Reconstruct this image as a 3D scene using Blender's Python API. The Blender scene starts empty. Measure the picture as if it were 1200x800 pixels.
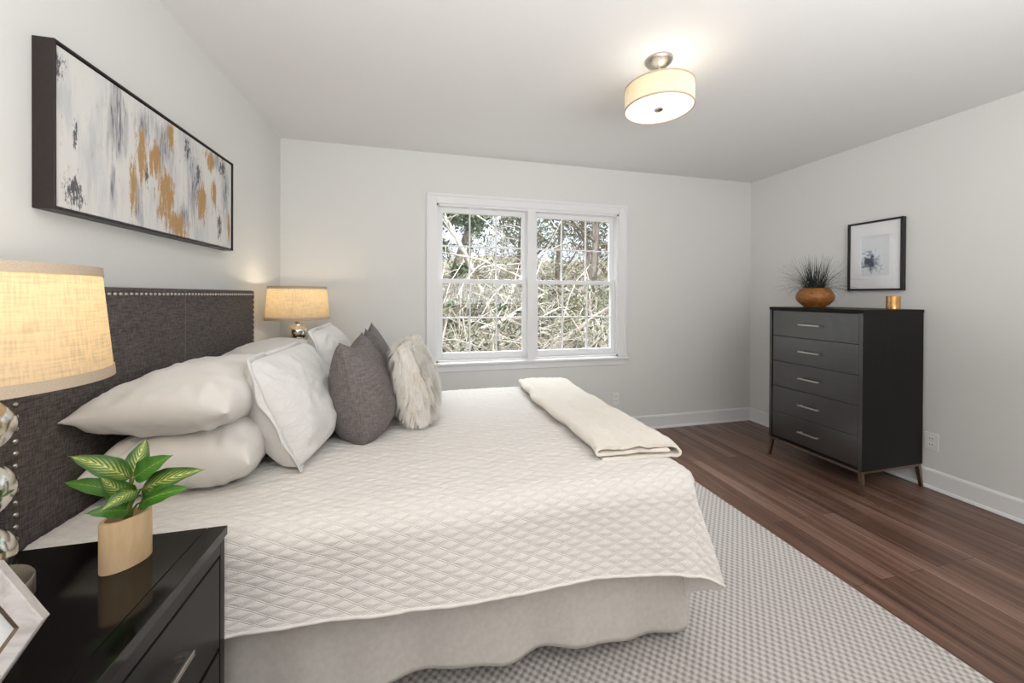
import bpy, bmesh, math, random
import numpy as np
from mathutils import Vector, Matrix

PI = math.pi
random.seed(7)
rng = np.random.default_rng(11)
scene = bpy.context.scene
COL = scene.collection

# ------------------------------------------------------------------ camera
F_PX, YAW, PITCH, ROLL, CY = 437.92, 0.2438, 0.0049, 0.0050, 348.12
CAM_H = 1.2684


def make_camera():
    cyw, syw = math.cos(YAW), math.sin(YAW)
    fw = Vector((syw, cyw, 0)); r = Vector((cyw, -syw, 0)); u = Vector((0, 0, 1))
    cp, sp = math.cos(PITCH), math.sin(PITCH)
    fw, u = fw * cp - u * sp, u * cp + fw * sp
    cr, sr = math.cos(ROLL), math.sin(ROLL)
    r, u = r * cr + u * sr, u * cr - r * sr
    cd = bpy.data.cameras.new('camera')
    cd.sensor_fit = 'HORIZONTAL'
    cd.sensor_width = 36.0
    cd.lens = F_PX / 1200 * 36
    cd.shift_y = (CY - 400) / 1200
    cd.clip_start = 0.02
    cam = bpy.data.objects.new('camera', cd)
    COL.objects.link(cam)
    m = Matrix((r, u, -fw)).transposed().to_4x4()
    m.translation = (0, 0, CAM_H)
    cam.matrix_world = m
    scene.camera = cam


make_camera()

# ------------------------------------------------------------------ world, sun, big lights, exposure
SKY_STRENGTH = 1.0
SUN_STRENGTH = 2.5
WINDOW_LIGHT_W = 560.0
ADDED_FILL_W = 84.0
scene.view_settings.view_transform = 'Standard'
scene.view_settings.look = 'None'
scene.view_settings.gamma = 1
scene.view_settings.use_curve_mapping = False
scene.view_settings.exposure = 0.60

world = bpy.data.worlds.new('sky')
scene.world = world
world.use_nodes = True
wn = world.node_tree
wn.nodes.clear()
wo = wn.nodes.new('ShaderNodeOutputWorld')
wb = wn.nodes.new('ShaderNodeBackground')
wb.inputs['Color'].default_value = (0.80, 0.89, 1.0, 1)
wb.inputs['Strength'].default_value = SKY_STRENGTH
wn.links.new(wb.outputs[0], wo.inputs[0])


def add_light(name, kind, loc, energy, color=(1, 1, 1), target=None, **kw):
    ld = bpy.data.lights.new(name, kind)
    ld.energy = energy
    ld.color = color
    for k, v in kw.items():
        setattr(ld, k, v)
    o = bpy.data.objects.new(name, ld)
    COL.objects.link(o)
    o.location = loc
    if target is not None:
        o.rotation_euler = (Vector(target) - Vector(loc)).to_track_quat('-Z', 'Y').to_euler()
    return o


add_light('sun', 'SUN', (20, -6, 20), SUN_STRENGTH, (1, 0.96, 0.88), (2, 8, 0), angle=0.02)
add_light('sky_light_outside_window', 'AREA', (1.6, 5.6, 5.2), WINDOW_LIGHT_W, (0.90, 0.95, 1.0), (0.9, 2.6, 1.2),
          shape='RECTANGLE', size=3.6, size_y=2.2)
add_light('added_ceiling_fill', 'AREA', (0.75, -1.0, 1.34), ADDED_FILL_W, (0.98, 0.985, 1.0), (0.75, -0.75, 2.44),  # added fill lamp, unseen behind the camera, shining up at the ceiling
          shape='RECTANGLE', size=2.8, size_y=2.0)

# ------------------------------------------------------------------ helpers


class MB:
    def __init__(self):
        self.v, self.f = [], []

    def add(self, vs, fs):
        n = len(self.v)
        self.v += [tuple(map(float, a)) for a in vs]
        self.f += [tuple(n + i for i in f) for f in fs]
        return self

    def box(self, x0, x1, y0, y1, z0, z1, b=0.0):
        if b <= 0:
            vs = [(x, y, z) for z in (z0, z1) for y in (y0, y1) for x in (x0, x1)]
            fs = [(0, 2, 3, 1), (4, 5, 7, 6), (0, 1, 5, 4), (2, 6, 7, 3), (0, 4, 6, 2), (1, 3, 7, 5)]
            return self.add(vs, fs)
        bm = bmesh.new()
        bmesh.ops.create_cube(bm, size=1)
        for w in bm.verts:
            w.co = Vector(((x0 + x1) / 2 + w.co.x * (x1 - x0), (y0 + y1) / 2 + w.co.y * (y1 - y0), (z0 + z1) / 2 + w.co.z * (z1 - z0)))
        bmesh.ops.bevel(bm, geom=bm.edges[:], offset=b, segments=2, affect='EDGES', profile=0.5)
        return self.bm(bm)

    def bm(self, bm):
        bm.verts.index_update()
        self.add([w.co[:] for w in bm.verts], [tuple(w.index for w in f.verts) for f in bm.faces])
        bm.free()
        return self

    def tube(self, pts, rad, seg=10, caps=True, sx=1.0):
        pts = [Vector(p) for p in pts]
        n = len(pts)
        rad = [rad] * n if not hasattr(rad, '__len__') else list(rad)
        vs, fs = [], []
        up = None
        for i, p in enumerate(pts):
            t = (pts[min(i + 1, n - 1)] - pts[max(i - 1, 0)]).normalized()
            if up is None:
                up = Vector((0, 0, 1)) if abs(t.z) < 0.9 else Vector((1, 0, 0))
            a = t.cross(up)
            if a.length < 1e-6:
                a = t.cross(Vector((0, 1, 0)))
            a.normalize()
            b = a.cross(t).normalized()
            up = b
            for k in range(seg):
                an = 2 * PI * k / seg
                vs.append(p + a * (math.cos(an) * rad[i] * sx) + b * (math.sin(an) * rad[i]))
        for i in range(n - 1):
            for k in range(seg):
                k2 = (k + 1) % seg
                fs.append((i * seg + k, i * seg + k2, (i + 1) * seg + k2, (i + 1) * seg + k))
        if caps:
            fs.append(tuple(range(seg - 1, -1, -1)))
            fs.append(tuple((n - 1) * seg + k for k in range(seg)))
        return self.add(vs, fs)

    def lathe(self, prof, c=(0, 0, 0), seg=40, closed=False):
        """prof: list of (radius, z)."""
        vs, fs = [], []
        n = len(prof)
        for r, z in prof:
            for k in range(seg):
                a = 2 * PI * k / seg
                vs.append((c[0] + r * math.cos(a), c[1] + r * math.sin(a), c[2] + z))
        for i in range(n - 1 if not closed else n):
            j = (i + 1) % n
            for k in range(seg):
                k2 = (k + 1) % seg
                fs.append((i * seg + k, i * seg + k2, j * seg + k2, j * seg + k))
        return self.add(vs, fs)

    def prism(self, poly, z0, z1, axis='z'):
        n = len(poly)
        vs = [(a, b, z0) for a, b in poly] + [(a, b, z1) for a, b in poly]
        if axis == 'y':
            vs = [(a, c, b) for a, b, c in vs]
        if axis == 'x':
            vs = [(c, a, b) for a, b, c in vs]
        fs = [tuple(range(n - 1, -1, -1)), tuple(range(n, 2 * n))]
        fs += [(i, (i + 1) % n, n + (i + 1) % n, n + i) for i in range(n)]
        return self.add(vs, fs)

    def grid(self, P, flip=False):
        """P: array (n, m, 3)."""
        n, m = P.shape[:2]
        base = len(self.v)
        self.v += [tuple(a) for a in P.reshape(-1, 3).tolist()]
        for i in range(n - 1):
            for j in range(m - 1):
                a = base + i * m + j
                q = (a, a + 1, a + m + 1, a + m)
                self.f.append(q[::-1] if flip else q)
        return self


def obj(name, mb, mat, parent=None, smooth=False, angle=None, fix=True):
    me = bpy.data.meshes.new(name)
    me.from_pydata(mb.v, [], mb.f)
    if fix:
        bm = bmesh.new(); bm.from_mesh(me)
        bmesh.ops.recalc_face_normals(bm, faces=bm.faces[:])
        bm.to_mesh(me); bm.free()
    if mat is not None:
        me.materials.append(mat)
    if smooth:
        for p in me.polygons:
            p.use_smooth = True
        if angle:
            try:
                me.set_sharp_from_angle(angle=math.radians(angle))
            except Exception:
                pass
    me.update()
    o = bpy.data.objects.new(name, me)
    COL.objects.link(o)
    if parent is not None:
        o.parent = parent
        o.matrix_parent_inverse = Matrix.Translation(-Vector(world_loc(parent)))
    return o


def world_loc(o):
    l = Vector(o.location)
    while o.parent is not None:
        o = o.parent
        if o.type == 'EMPTY':
            l = Vector(o.location)
    return l if True else None


def tag(o, label, cat, group=None, kind=None):
    o['label'] = label
    o['category'] = cat
    if group:
        o['group'] = group
    if kind:
        o['kind'] = kind
    return o


def thing(name, label, cat, loc=(0, 0, 0), group=None, kind=None):
    o = bpy.data.objects.new(name, None)
    o.empty_display_size = 0.05
    COL.objects.link(o)
    o.location = loc
    return tag(o, label, cat, group, kind)


def part(name, mb, mat, parent, smooth=False, angle=None, fix=True):
    """mesh given in world coordinates, kept there, child of `parent`."""
    o = obj(name, mb, mat, None, smooth, angle, fix)
    o.parent = parent
    off = Vector((0, 0, 0))
    q = parent
    while q is not None:
        off += Vector(q.location)
        q = q.parent
    o.data.transform(Matrix.Translation(-off))
    return o


def struct(name, mb, mat, parent=None, **k):
    if parent is None:
        o = obj(name, mb, mat, None, **k)
        o['kind'] = 'structure'
        return o
    return part(name, mb, mat, parent, **k)


def set_uv(o, uv):
    ul = o.data.uv_layers.new(name='UVMap')
    li = np.empty(len(o.data.loops), dtype=np.int32)
    o.data.loops.foreach_get('vertex_index', li)
    ul.data.foreach_set('uv', np.asarray(uv, dtype=np.float32)[li].ravel())


def dup_tree(root, loc):
    r = root.copy(); COL.objects.link(r); r.location = loc
    for ch in list(root.children):
        c = ch.copy(); COL.objects.link(c); c.parent = r
        for g in list(ch.children):
            d = g.copy(); COL.objects.link(d); d.parent = c
    return r


# smooth value noise, vectorised
_perm = rng.permutation(512).astype(np.int64)
_val = rng.random(512) * 2 - 1


def vnoise(x, y, z=0.0):
    x, y, z = np.broadcast_arrays(np.asarray(x, float), np.asarray(y, float), np.asarray(z, float))
    xi, yi, zi = np.floor(x).astype(np.int64), np.floor(y).astype(np.int64), np.floor(z).astype(np.int64)
    xf, yf, zf = x - xi, y - yi, z - zi
    f = lambda t: t * t * t * (t * (t * 6 - 15) + 10)
    u, v, w = f(xf), f(yf), f(zf)

    def h(a, b, c):
        return _val[_perm[(_perm[(_perm[a & 511] + b) & 511] + c) & 511]]
    r = 0
    for dx, wx in ((0, 1 - u), (1, u)):
        for dy, wy in ((0, 1 - v), (1, v)):
            for dz, wz in ((0, 1 - w), (1, w)):
                r = r + wx * wy * wz * h(xi + dx, yi + dy, zi + dz)
    return r


def sstep(x, a, b):
    t = np.clip((x - a) / (b - a), 0, 1)
    return t * t * (3 - 2 * t)


# ------------------------------------------------------------------ materials
def srgb(r, g, b):
    f = lambda c: (c / 255) / 12.92 if c <= 10 else (((c / 255) + 0.055) / 1.055) ** 2.4
    return (f(r), f(g), f(b), 1)


def new_mat(name):
    m = bpy.data.materials.new(name)
    m.use_nodes = True
    nt = m.node_tree
    nt.nodes.clear()
    out = nt.nodes.new('ShaderNodeOutputMaterial')
    return m, nt, out


def N(nt, t, **kw):
    n = nt.nodes.new(t)
    for k, v in kw.items():
        if k in n.inputs:
            n.inputs[k].default_value = v
        else:
            setattr(n, k, v)
    return n


def coords(nt, scale=(1, 1, 1), loc=(0, 0, 0), rot=(0, 0, 0), kind='Object'):
    tc = N(nt, 'ShaderNodeTexCoord')
    mp = N(nt, 'ShaderNodeMapping')
    mp.inputs['Scale'].default_value = scale
    mp.inputs['Location'].default_value = loc
    mp.inputs['Rotation'].default_value = rot
    nt.links.new(tc.outputs[kind], mp.inputs['Vector'])
    return mp.outputs[0]


def principled(name, color, rough=0.5, metal=0.0, noise=None, bump=None, spec=0.5, coat=0.0, sheen=0.0):
    """noise=(scale3, color2, detail) mixes a second colour; bump=(scale3, strength, distance)."""
    m, nt, out = new_mat(name)
    b = N(nt, 'ShaderNodeBsdfPrincipled')
    b.inputs['Base Color'].default_value = color
    b.inputs['Roughness'].default_value = rough
    b.inputs['Metallic'].default_value = metal
    b.inputs['Specular IOR Level'].default_value = spec
    b.inputs['Coat Weight'].default_value = coat
    b.inputs['Coat Roughness'].default_value = 0.2
    b.inputs['Coat IOR'].default_value = 1.65
    b.inputs['Sheen Weight'].default_value = sheen
    nt.links.new(b.outputs[0], out.inputs[0])
    if noise:
        v = coords(nt, noise[0])
        t = N(nt, 'ShaderNodeTexNoise', Scale=1.0, Detail=noise[2] if len(noise) > 2 else 3.0)
        nt.links.new(v, t.inputs['Vector'])
        rp = N(nt, 'ShaderNodeValToRGB')
        rp.color_ramp.elements[0].position = 0.35
        rp.color_ramp.elements[1].position = 0.65
        rp.color_ramp.elements[0].color = color
        rp.color_ramp.elements[1].color = noise[1]
        nt.links.new(t.outputs['Fac'], rp.inputs[0])
        nt.links.new(rp.outputs[0], b.inputs['Base Color'])
    if bump:
        v = coords(nt, bump[0])
        t = N(nt, 'ShaderNodeTexNoise', Scale=1.0, Detail=3.0)
        nt.links.new(v, t.inputs['Vector'])
        bp = N(nt, 'ShaderNodeBump', Strength=bump[1], Distance=bump[2])
        nt.links.new(t.outputs['Fac'], bp.inputs['Height'])
        nt.links.new(bp.outputs[0], b.inputs['Normal'])
    return m


def math_node(nt, op, a, b=None, c=None):
    n = N(nt, 'ShaderNodeMath', operation=op)
    for i, x in enumerate((a, b, c)):
        if x is None:
            continue
        if isinstance(x, (int, float)):
            n.inputs[i].default_value = x
        else:
            nt.links.new(x, n.inputs[i])
    return n.outputs[0]


def mix_col(nt, fac, a, b):
    n = N(nt, 'ShaderNodeMix', data_type='RGBA')
    for s, x in ((0, fac), (6, a), (7, b)):
        if isinstance(x, (int, float, tuple)):
            n.inputs[s].default_value = x
        else:
            nt.links.new(x, n.inputs[s])
    return n.outputs[2]


M = {}
M['wall'] = principled('wall_paint', srgb(226, 226, 223), 0.85, bump=((180, 180, 180), 0.06, 0.002))
M['ceiling'] = principled('ceiling_paint', srgb(231, 230, 228), 0.9, bump=((120, 120, 120), 0.05, 0.002))
M['trim'] = principled('white_trim_paint', srgb(236, 236, 236), 0.45, bump=((30, 30, 30), 0.03, 0.002))
M['blackwood'] = principled('espresso_wood', srgb(23, 18, 17), 0.32, noise=((40, 4, 40), srgb(16, 13, 12), 4), bump=((120, 8, 120), 0.05, 0.001), spec=0.32)
M['blacktop'] = principled('polished_espresso_wood', srgb(13, 11, 10), 0.10, noise=((40, 4, 40), srgb(10, 8, 8), 4), bump=((60, 6, 60), 0.02, 0.001))
M['dressercase'] = principled('matte_ebony_wood', srgb(19, 17, 16), 0.45, noise=((30, 30, 5), srgb(14, 12, 12), 4), bump=((160, 160, 10), 0.05, 0.001), spec=0.2)
M['dresserwood'] = principled('ebony_stained_wood', srgb(26, 23, 23), 0.3, noise=((30, 5, 60), srgb(17, 15, 15), 4), bump=((90, 10, 160), 0.05, 0.001), coat=1.0, spec=0.7)
M['darkframe'] = principled('dark_brown_frame', srgb(40, 27, 23), 0.45, noise=((60, 6, 60), srgb(30, 23, 21), 3))
M['blackframe'] = principled('black_frame', srgb(24, 23, 22), 0.4, noise=((60, 60, 6), srgb(16, 15, 15), 3))
M['nickel'] = principled('brushed_nickel', srgb(200, 195, 186), 0.3, 1.0, noise=((200, 20, 200), srgb(182, 177, 168), 2))
M['chrome'] = principled('polished_metal', srgb(225, 224, 222), 0.12, 1.0, noise=((50, 50, 50), srgb(214, 212, 210), 2))
M['bronze'] = principled('bronze_metal', srgb(150, 131, 114), 0.38, 1.0, noise=((80, 80, 80), srgb(130, 113, 98), 2))
M['cotton'] = principled('white_cotton', srgb(226, 222, 217), 0.9, bump=((900, 900, 900), 0.1, 0.0008), sheen=0.2)
M['cottonbind'] = principled('white_binding_cotton', srgb(228, 222, 216), 0.9, bump=((500, 500, 500), 0.18, 0.0008), sheen=0.2)
M['skirt'] = principled('natural_linen', srgb(208, 203, 196), 0.92, noise=((60, 60, 60), srgb(200, 195, 188), 4), bump=((700, 700, 700), 0.15, 0.0008))
M['fur'] = principled('cream_faux_fur', srgb(253, 250, 244), 0.8, noise=((18, 18, 18), srgb(248, 240, 228), 3), sheen=0.3)
M['throw'] = principled('ivory_fleece', srgb(238, 230, 217), 0.95, bump=((130, 130, 130), 0.5, 0.006), sheen=0.5)
M['mattress'] = principled('mattress_ticking', srgb(225, 222, 216), 0.9, bump=((90, 90, 90), 0.1, 0.003))
M['black'] = principled('black_plastic', srgb(18, 18, 18), 0.5, bump=((90, 90, 90), 0.05, 0.001))
M['plastic'] = principled('white_plastic', srgb(236, 236, 234), 0.4, bump=((90, 90, 90), 0.02, 0.001))
M['matboard'] = principled('matboard', srgb(240, 240, 241), 0.9, bump=((300, 300, 300), 0.05, 0.001))
M['soil'] = principled('rust_brown_pebbles', srgb(150, 84, 46), 0.9, noise=((160, 160, 160), srgb(90, 52, 30), 3), bump=((120, 120, 120), 0.6, 0.006))
M['stemgreen'] = principled('plant_stem', srgb(120, 140, 62), 0.5, noise=((60, 60, 20), srgb(96, 112, 50), 3))
M['grassblade'] = principled('dark_grass', srgb(58, 66, 60), 0.6, noise=((50, 50, 50), srgb(34, 38, 38), 3))
M['candle'] = principled('gold_glass', srgb(214, 178, 122), 0.25, 0.7, noise=((60, 60, 24), srgb(180, 130, 70), 3))
M['wax'] = principled('ivory_wax', srgb(244, 234, 214), 0.5, bump=((40, 40, 40), 0.05, 0.002))
M['band'] = principled('shade_trim_linen', srgb(196, 178, 156), 0.9, noise=((500, 500, 900), srgb(180, 162, 140), 3), bump=((500, 500, 900), 0.2, 0.001))
M['trunk'] = principled('grey_bark', srgb(150, 138, 126), 0.9, noise=((14, 14, 4), srgb(92, 80, 70), 5), bump=((20, 20, 6), 0.7, 0.03))
M['paletrunk'] = principled('pale_bark', srgb(222, 216, 206), 0.9, noise=((2.5, 2.5, 2.5), srgb(150, 138, 124), 5), bump=((20, 20, 6), 0.5, 0.02))
M['cane'] = principled('dry_cane', srgb(222, 214, 200), 0.9, noise=((2.2, 2.2, 2.2), srgb(104, 92, 78), 4), bump=((40, 40, 40), 0.3, 0.01))
M['evergreen'] = principled('evergreen_needles', srgb(84, 102, 64), 0.8, noise=((6, 6, 6), srgb(40, 52, 34), 4))
M['oliveleaf'] = principled('olive_leaves', srgb(136, 138, 108), 0.8, noise=((6, 6, 6), srgb(80, 84, 60), 4))
M['drybrush'] = principled('dry_brush', srgb(110, 100, 76), 0.9, noise=((4, 4, 4), srgb(52, 56, 36), 4))
M['rustleaf'] = principled('rust_dead_leaves', srgb(166, 128, 92), 0.9, noise=((6, 6, 6), srgb(120, 98, 78), 4))
M['ground'] = principled('leaf_litter_bank', srgb(150, 138, 114), 1.0, noise=((3, 3, 3), srgb(98, 98, 70), 6), bump=((8, 8, 8), 0.8, 0.1))
M['hill'] = principled('pale_field', srgb(186, 174, 158), 1.0, noise=((0.6, 0.6, 0.6), srgb(150, 146, 116), 4))


def mat_floor():
    m, nt, out = new_mat('brown_wood_planks')
    b = N(nt, 'ShaderNodeBsdfPrincipled')
    v = coords(nt, rot=(0, 0, PI / 2))
    br = N(nt, 'ShaderNodeTexBrick')
    br.offset = 0.37
    br.inputs['Scale'].default_value = 1.0
    br.inputs['Brick Width'].default_value = 1.22
    br.inputs['Row Height'].default_value = 0.088
    br.inputs['Mortar Size'].default_value = 0.0012
    br.inputs['Mortar Smooth'].default_value = 0.3
    br.inputs['Bias'].default_value = 0.0
    br.inputs['Color1'].default_value = (0, 0, 0, 1)
    br.inputs['Color2'].default_value = (1, 1, 1, 1)
    br.inputs['Mortar'].default_value = (0.2, 0.2, 0.2, 1)
    nt.links.new(v, br.inputs['Vector'])
    g = N(nt, 'ShaderNodeTexNoise', Scale=1.0, Detail=6.0, Roughness=0.6, Distortion=0.4)
    nt.links.new(coords(nt, (24, 1.1, 1)), g.inputs['Vector'])
    g2 = N(nt, 'ShaderNodeTexNoise', Scale=1.0, Detail=3.0)
    nt.links.new(coords(nt, (120, 3, 1)), g2.inputs['Vector'])
    f = math_node(nt, 'ADD', math_node(nt, 'MULTIPLY', br.outputs['Color'], 0.26), math_node(nt, 'MULTIPLY', g.outputs['Fac'], 0.95))
    f = math_node(nt, 'ADD', f, math_node(nt, 'MULTIPLY', g2.outputs['Fac'], 0.25))
    rp = N(nt, 'ShaderNodeValToRGB')
    e = rp.color_ramp.elements
    e[0].position = 0.45; e[0].color = srgb(66, 45, 36)
    e[1].position = 0.98; e[1].color = srgb(146, 117, 103)
    k = e.new(0.72); k.color = srgb(110, 81, 67)
    nt.links.new(f, rp.inputs[0])
    c = mix_col(nt, br.outputs['Fac'], rp.outputs[0], srgb(52, 34, 27))
    nt.links.new(c, b.inputs['Base Color'])
    b.inputs['Roughness'].default_value = 0.36
    bp = N(nt, 'ShaderNodeBump', Strength=0.25, Distance=0.002)
    h = math_node(nt, 'SUBTRACT', math_node(nt, 'MULTIPLY', g2.outputs['Fac'], 0.4), br.outputs['Fac'])
    nt.links.new(h, bp.inputs['Height'])
    nt.links.new(bp.outputs[0], b.inputs['Normal'])
    nt.links.new(b.outputs[0], out.inputs[0])
    return m


def mat_rug():
    m, nt, out = new_mat('woven_taupe_rug')
    b = N(nt, 'ShaderNodeBsdfPrincipled')
    v = coords(nt)
    sp = N(nt, 'ShaderNodeSeparateXYZ')
    nt.links.new(v, sp.inputs[0])
    P = 0.031
    sx = math_node(nt, 'SINE', math_node(nt, 'MULTIPLY', sp.outputs[0], 2 * PI / P))
    sy = math_node(nt, 'SINE', math_node(nt, 'MULTIPLY', sp.outputs[1], 2 * PI / P))
    w = math_node(nt, 'MULTIPLY', sx, sy)
    w = math_node(nt, 'ADD', math_node(nt, 'MULTIPLY', w, 0.5), 0.5)
    n = N(nt, 'ShaderNodeTexNoise', Scale=1.0, Detail=4.0)
    nt.links.new(coords(nt, (160, 160, 160)), n.inputs['Vector'])
    f = math_node(nt, 'ADD', w, math_node(nt, 'MULTIPLY', math_node(nt, 'SUBTRACT', n.outputs['Fac'], 0.5), 0.5))
    rp = N(nt, 'ShaderNodeValToRGB')
    e = rp.color_ramp.elements
    e[0].position = 0.1; e[0].color = srgb(154, 146, 140)
    e[1].position = 0.75; e[1].color = srgb(204, 198, 194)
    nt.links.new(f, rp.inputs[0])
    nt.links.new(rp.outputs[0], b.inputs['Base Color'])
    b.inputs['Roughness'].default_value = 0.95
    bp = N(nt, 'ShaderNodeBump', Strength=0.7, Distance=0.004)
    nt.links.new(f, bp.inputs['Height'])
    nt.links.new(bp.outputs[0], b.inputs['Normal'])
    nt.links.new(b.outputs[0], out.inputs[0])
    return m


def mat_weave(name, c1, c2, s=420.0, bump=0.4, rough=0.95):
    """woven cloth with slubs in two directions (object y and z)."""
    m, nt, out = new_mat(name)
    b = N(nt, 'ShaderNodeBsdfPrincipled')
    a = N(nt, 'ShaderNodeTexNoise', Scale=1.0, Detail=2.0)
    nt.links.new(coords(nt, (s, s, s * 0.12)), a.inputs['Vector'])
    c = N(nt, 'ShaderNodeTexNoise', Scale=1.0, Detail=2.0)
    nt.links.new(coords(nt, (s * 0.12, s * 0.12, s)), c.inputs['Vector'])
    f = math_node(nt, 'MULTIPLY', math_node(nt, 'ADD', a.outputs['Fac'], c.outputs['Fac']), 0.5)
    rp = N(nt, 'ShaderNodeValToRGB')
    e = rp.color_ramp.elements
    e[0].position = 0.38; e[0].color = c1
    e[1].position = 0.62; e[1].color = c2
    nt.links.new(f, rp.inputs[0])
    nt.links.new(rp.outputs[0], b.inputs['Base Color'])
    b.inputs['Roughness'].default_value = rough
    bp = N(nt, 'ShaderNodeBump', Strength=bump, Distance=0.001)
    nt.links.new(f, bp.inputs['Height'])
    nt.links.new(bp.outputs[0], b.inputs['Normal'])
    nt.links.new(b.outputs[0], out.inputs[0])
    return m


def mat_shade(name, trans, refl, s=260.0, mixf=0.6):
    m, nt, out = new_mat(name)
    a = N(nt, 'ShaderNodeTexNoise', Scale=1.0, Detail=3.0)
    nt.links.new(coords(nt, (s, s, s * 0.08)), a.inputs['Vector'])
    c = N(nt, 'ShaderNodeTexNoise', Scale=1.0, Detail=3.0)
    nt.links.new(coords(nt, (s * 0.06, s * 0.06, s)), c.inputs['Vector'])
    f = math_node(nt, 'MULTIPLY', math_node(nt, 'ADD', a.outputs['Fac'], c.outputs['Fac']), 0.5)
    rp = N(nt, 'ShaderNodeValToRGB')
    e = rp.color_ramp.elements
    e[0].position = 0.36; e[0].color = tuple(x * 0.62 for x in trans[:3]) + (1,)
    e[1].position = 0.56; e[1].color = trans
    nt.links.new(f, rp.inputs[0])
    t = N(nt, 'ShaderNodeBsdfTranslucent')
    nt.links.new(rp.outputs[0], t.inputs['Color'])
    d = N(nt, 'ShaderNodeBsdfDiffuse')
    d.inputs['Color'].default_value = refl
    mx = N(nt, 'ShaderNodeMixShader')
    mx.inputs[0].default_value = mixf
    nt.links.new(d.outputs[0], mx.inputs[1])
    nt.links.new(t.outputs[0], mx.inputs[2])
    nt.links.new(mx.outputs[0], out.inputs[0])
    return m


def mat_glass(name, ior=1.45):
    m, nt, out = new_mat(name)
    tr = N(nt, 'ShaderNodeBsdfTransparent')
    gl = N(nt, 'ShaderNodeBsdfGlossy', Roughness=0.0)
    fr = N(nt, 'ShaderNodeFresnel', IOR=ior)
    mx = N(nt, 'ShaderNodeMixShader')
    ge = N(nt, 'ShaderNodeNewGeometry')
    nt.links.new(math_node(nt, 'MULTIPLY', fr.outputs[0], math_node(nt, 'SUBTRACT', 1.0, ge.outputs['Backfacing'])), mx.inputs[0])
    nt.links.new(tr.outputs[0], mx.inputs[1])
    nt.links.new(gl.outputs[0], mx.inputs[2])
    nt.links.new(mx.outputs[0], out.inputs[0])
    return m


def mat_emit(name, color, strength):
    m, nt, out = new_mat(name)
    e = N(nt, 'ShaderNodeEmission')
    e.inputs['Color'].default_value = color
    e.inputs['Strength'].default_value = strength
    nt.links.new(e.outputs[0], out.inputs[0])
    return m


def mat_mercury():
    m, nt, out = new_mat('mercury_glass')
    b = N(nt, 'ShaderNodeBsdfPrincipled')
    n = N(nt, 'ShaderNodeTexNoise', Scale=1.0, Detail=2.0, Roughness=0.5)
    nt.links.new(coords(nt, (22, 22, 22)), n.inputs['Vector'])
    rp = N(nt, 'ShaderNodeValToRGB')
    e = rp.color_ramp.elements
    e[0].position = 0.30; e[0].color = srgb(190, 172, 140)
    e[1].position = 0.50; e[1].color = srgb(232, 229, 222)
    nt.links.new(n.outputs['Fac'], rp.inputs[0])
    nt.links.new(rp.outputs[0], b.inputs['Base Color'])
    b.inputs['Metallic'].default_value = 1.0
    b.inputs['Roughness'].default_value = 0.14
    bp = N(nt, 'ShaderNodeBump', Strength=0.05, Distance=0.001)
    n3 = N(nt, 'ShaderNodeTexNoise', Scale=1.0, Detail=3.0)
    nt.links.new(coords(nt, (130, 130, 130)), n3.inputs['Vector'])
    nt.links.new(n3.outputs['Fac'], bp.inputs['Height'])
    nt.links.new(bp.outputs[0], b.inputs['Normal'])
    nt.links.new(b.outputs[0], out.inputs[0])
    return m


def mat_potwood(name, c1, c2, scale, rough=0.6):
    m, nt, out = new_mat(name)
    b = N(nt, 'ShaderNodeBsdfPrincipled')
    n = N(nt, 'ShaderNodeTexNoise', Scale=1.0, Detail=4.0, Distortion=1.0)
    nt.links.new(coords(nt, scale), n.inputs['Vector'])
    rp = N(nt, 'ShaderNodeValToRGB')
    e = rp.color_ramp.elements
    e[0].position = 0.3; e[0].color = c1
    e[1].position = 0.7; e[1].color = c2
    nt.links.new(n.outputs['Fac'], rp.inputs[0])
    nt.links.new(rp.outputs[0], b.inputs['Base Color'])
    b.inputs['Roughness'].default_value = rough
    nt.links.new(b.outputs[0], out.inputs[0])
    return m


def mat_leaf(name, base, vein, amount):
    m, nt, out = new_mat(name)
    b = N(nt, 'ShaderNodeBsdfPrincipled')
    uv = N(nt, 'ShaderNodeUVMap')
    sp = N(nt, 'ShaderNodeSeparateXYZ')
    nt.links.new(uv.outputs[0], sp.inputs[0])
    u = math_node(nt, 'ABSOLUTE', math_node(nt, 'SUBTRACT', sp.outputs[0], 0.5))   # distance from midrib
    # feathered side veins slanting towards the tip
    ph = math_node(nt, 'SUBTRACT', math_node(nt, 'MULTIPLY', sp.outputs[1], 60.0), math_node(nt, 'MULTIPLY', u, 46.0))
    st = math_node(nt, 'ADD', math_node(nt, 'MULTIPLY', math_node(nt, 'SINE', ph), 0.5), 0.5)
    n = N(nt, 'ShaderNodeTexNoise', Scale=14.0, Detail=3.0)
    nt.links.new(uv.outputs[0], n.inputs['Vector'])
    fall = math_node(nt, 'SUBTRACT', 1.0, math_node(nt, 'MULTIPLY', u, 2.7))
    fall = math_node(nt, 'MAXIMUM', fall, 0.0)
    f = math_node(nt, 'MULTIPLY', math_node(nt, 'MULTIPLY', st, fall), math_node(nt, 'MULTIPLY', n.outputs['Fac'], amount))
    rib = math_node(nt, 'LESS_THAN', u, 0.018)
    f = math_node(nt, 'MINIMUM', math_node(nt, 'ADD', f, math_node(nt, 'MULTIPLY', rib, 0.5)), 1.0)
    nt.links.new(mix_col(nt, f, base, vein), b.inputs['Base Color'])
    b.inputs['Roughness'].default_value = 0.38
    bp = N(nt, 'ShaderNodeBump', Strength=0.25, Distance=0.001)
    nt.links.new(st, bp.inputs['Height'])
    nt.links.new(bp.outputs[0], b.inputs['Normal'])
    nt.links.new(b.outputs[0], out.inputs[0])
    return m


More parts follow.
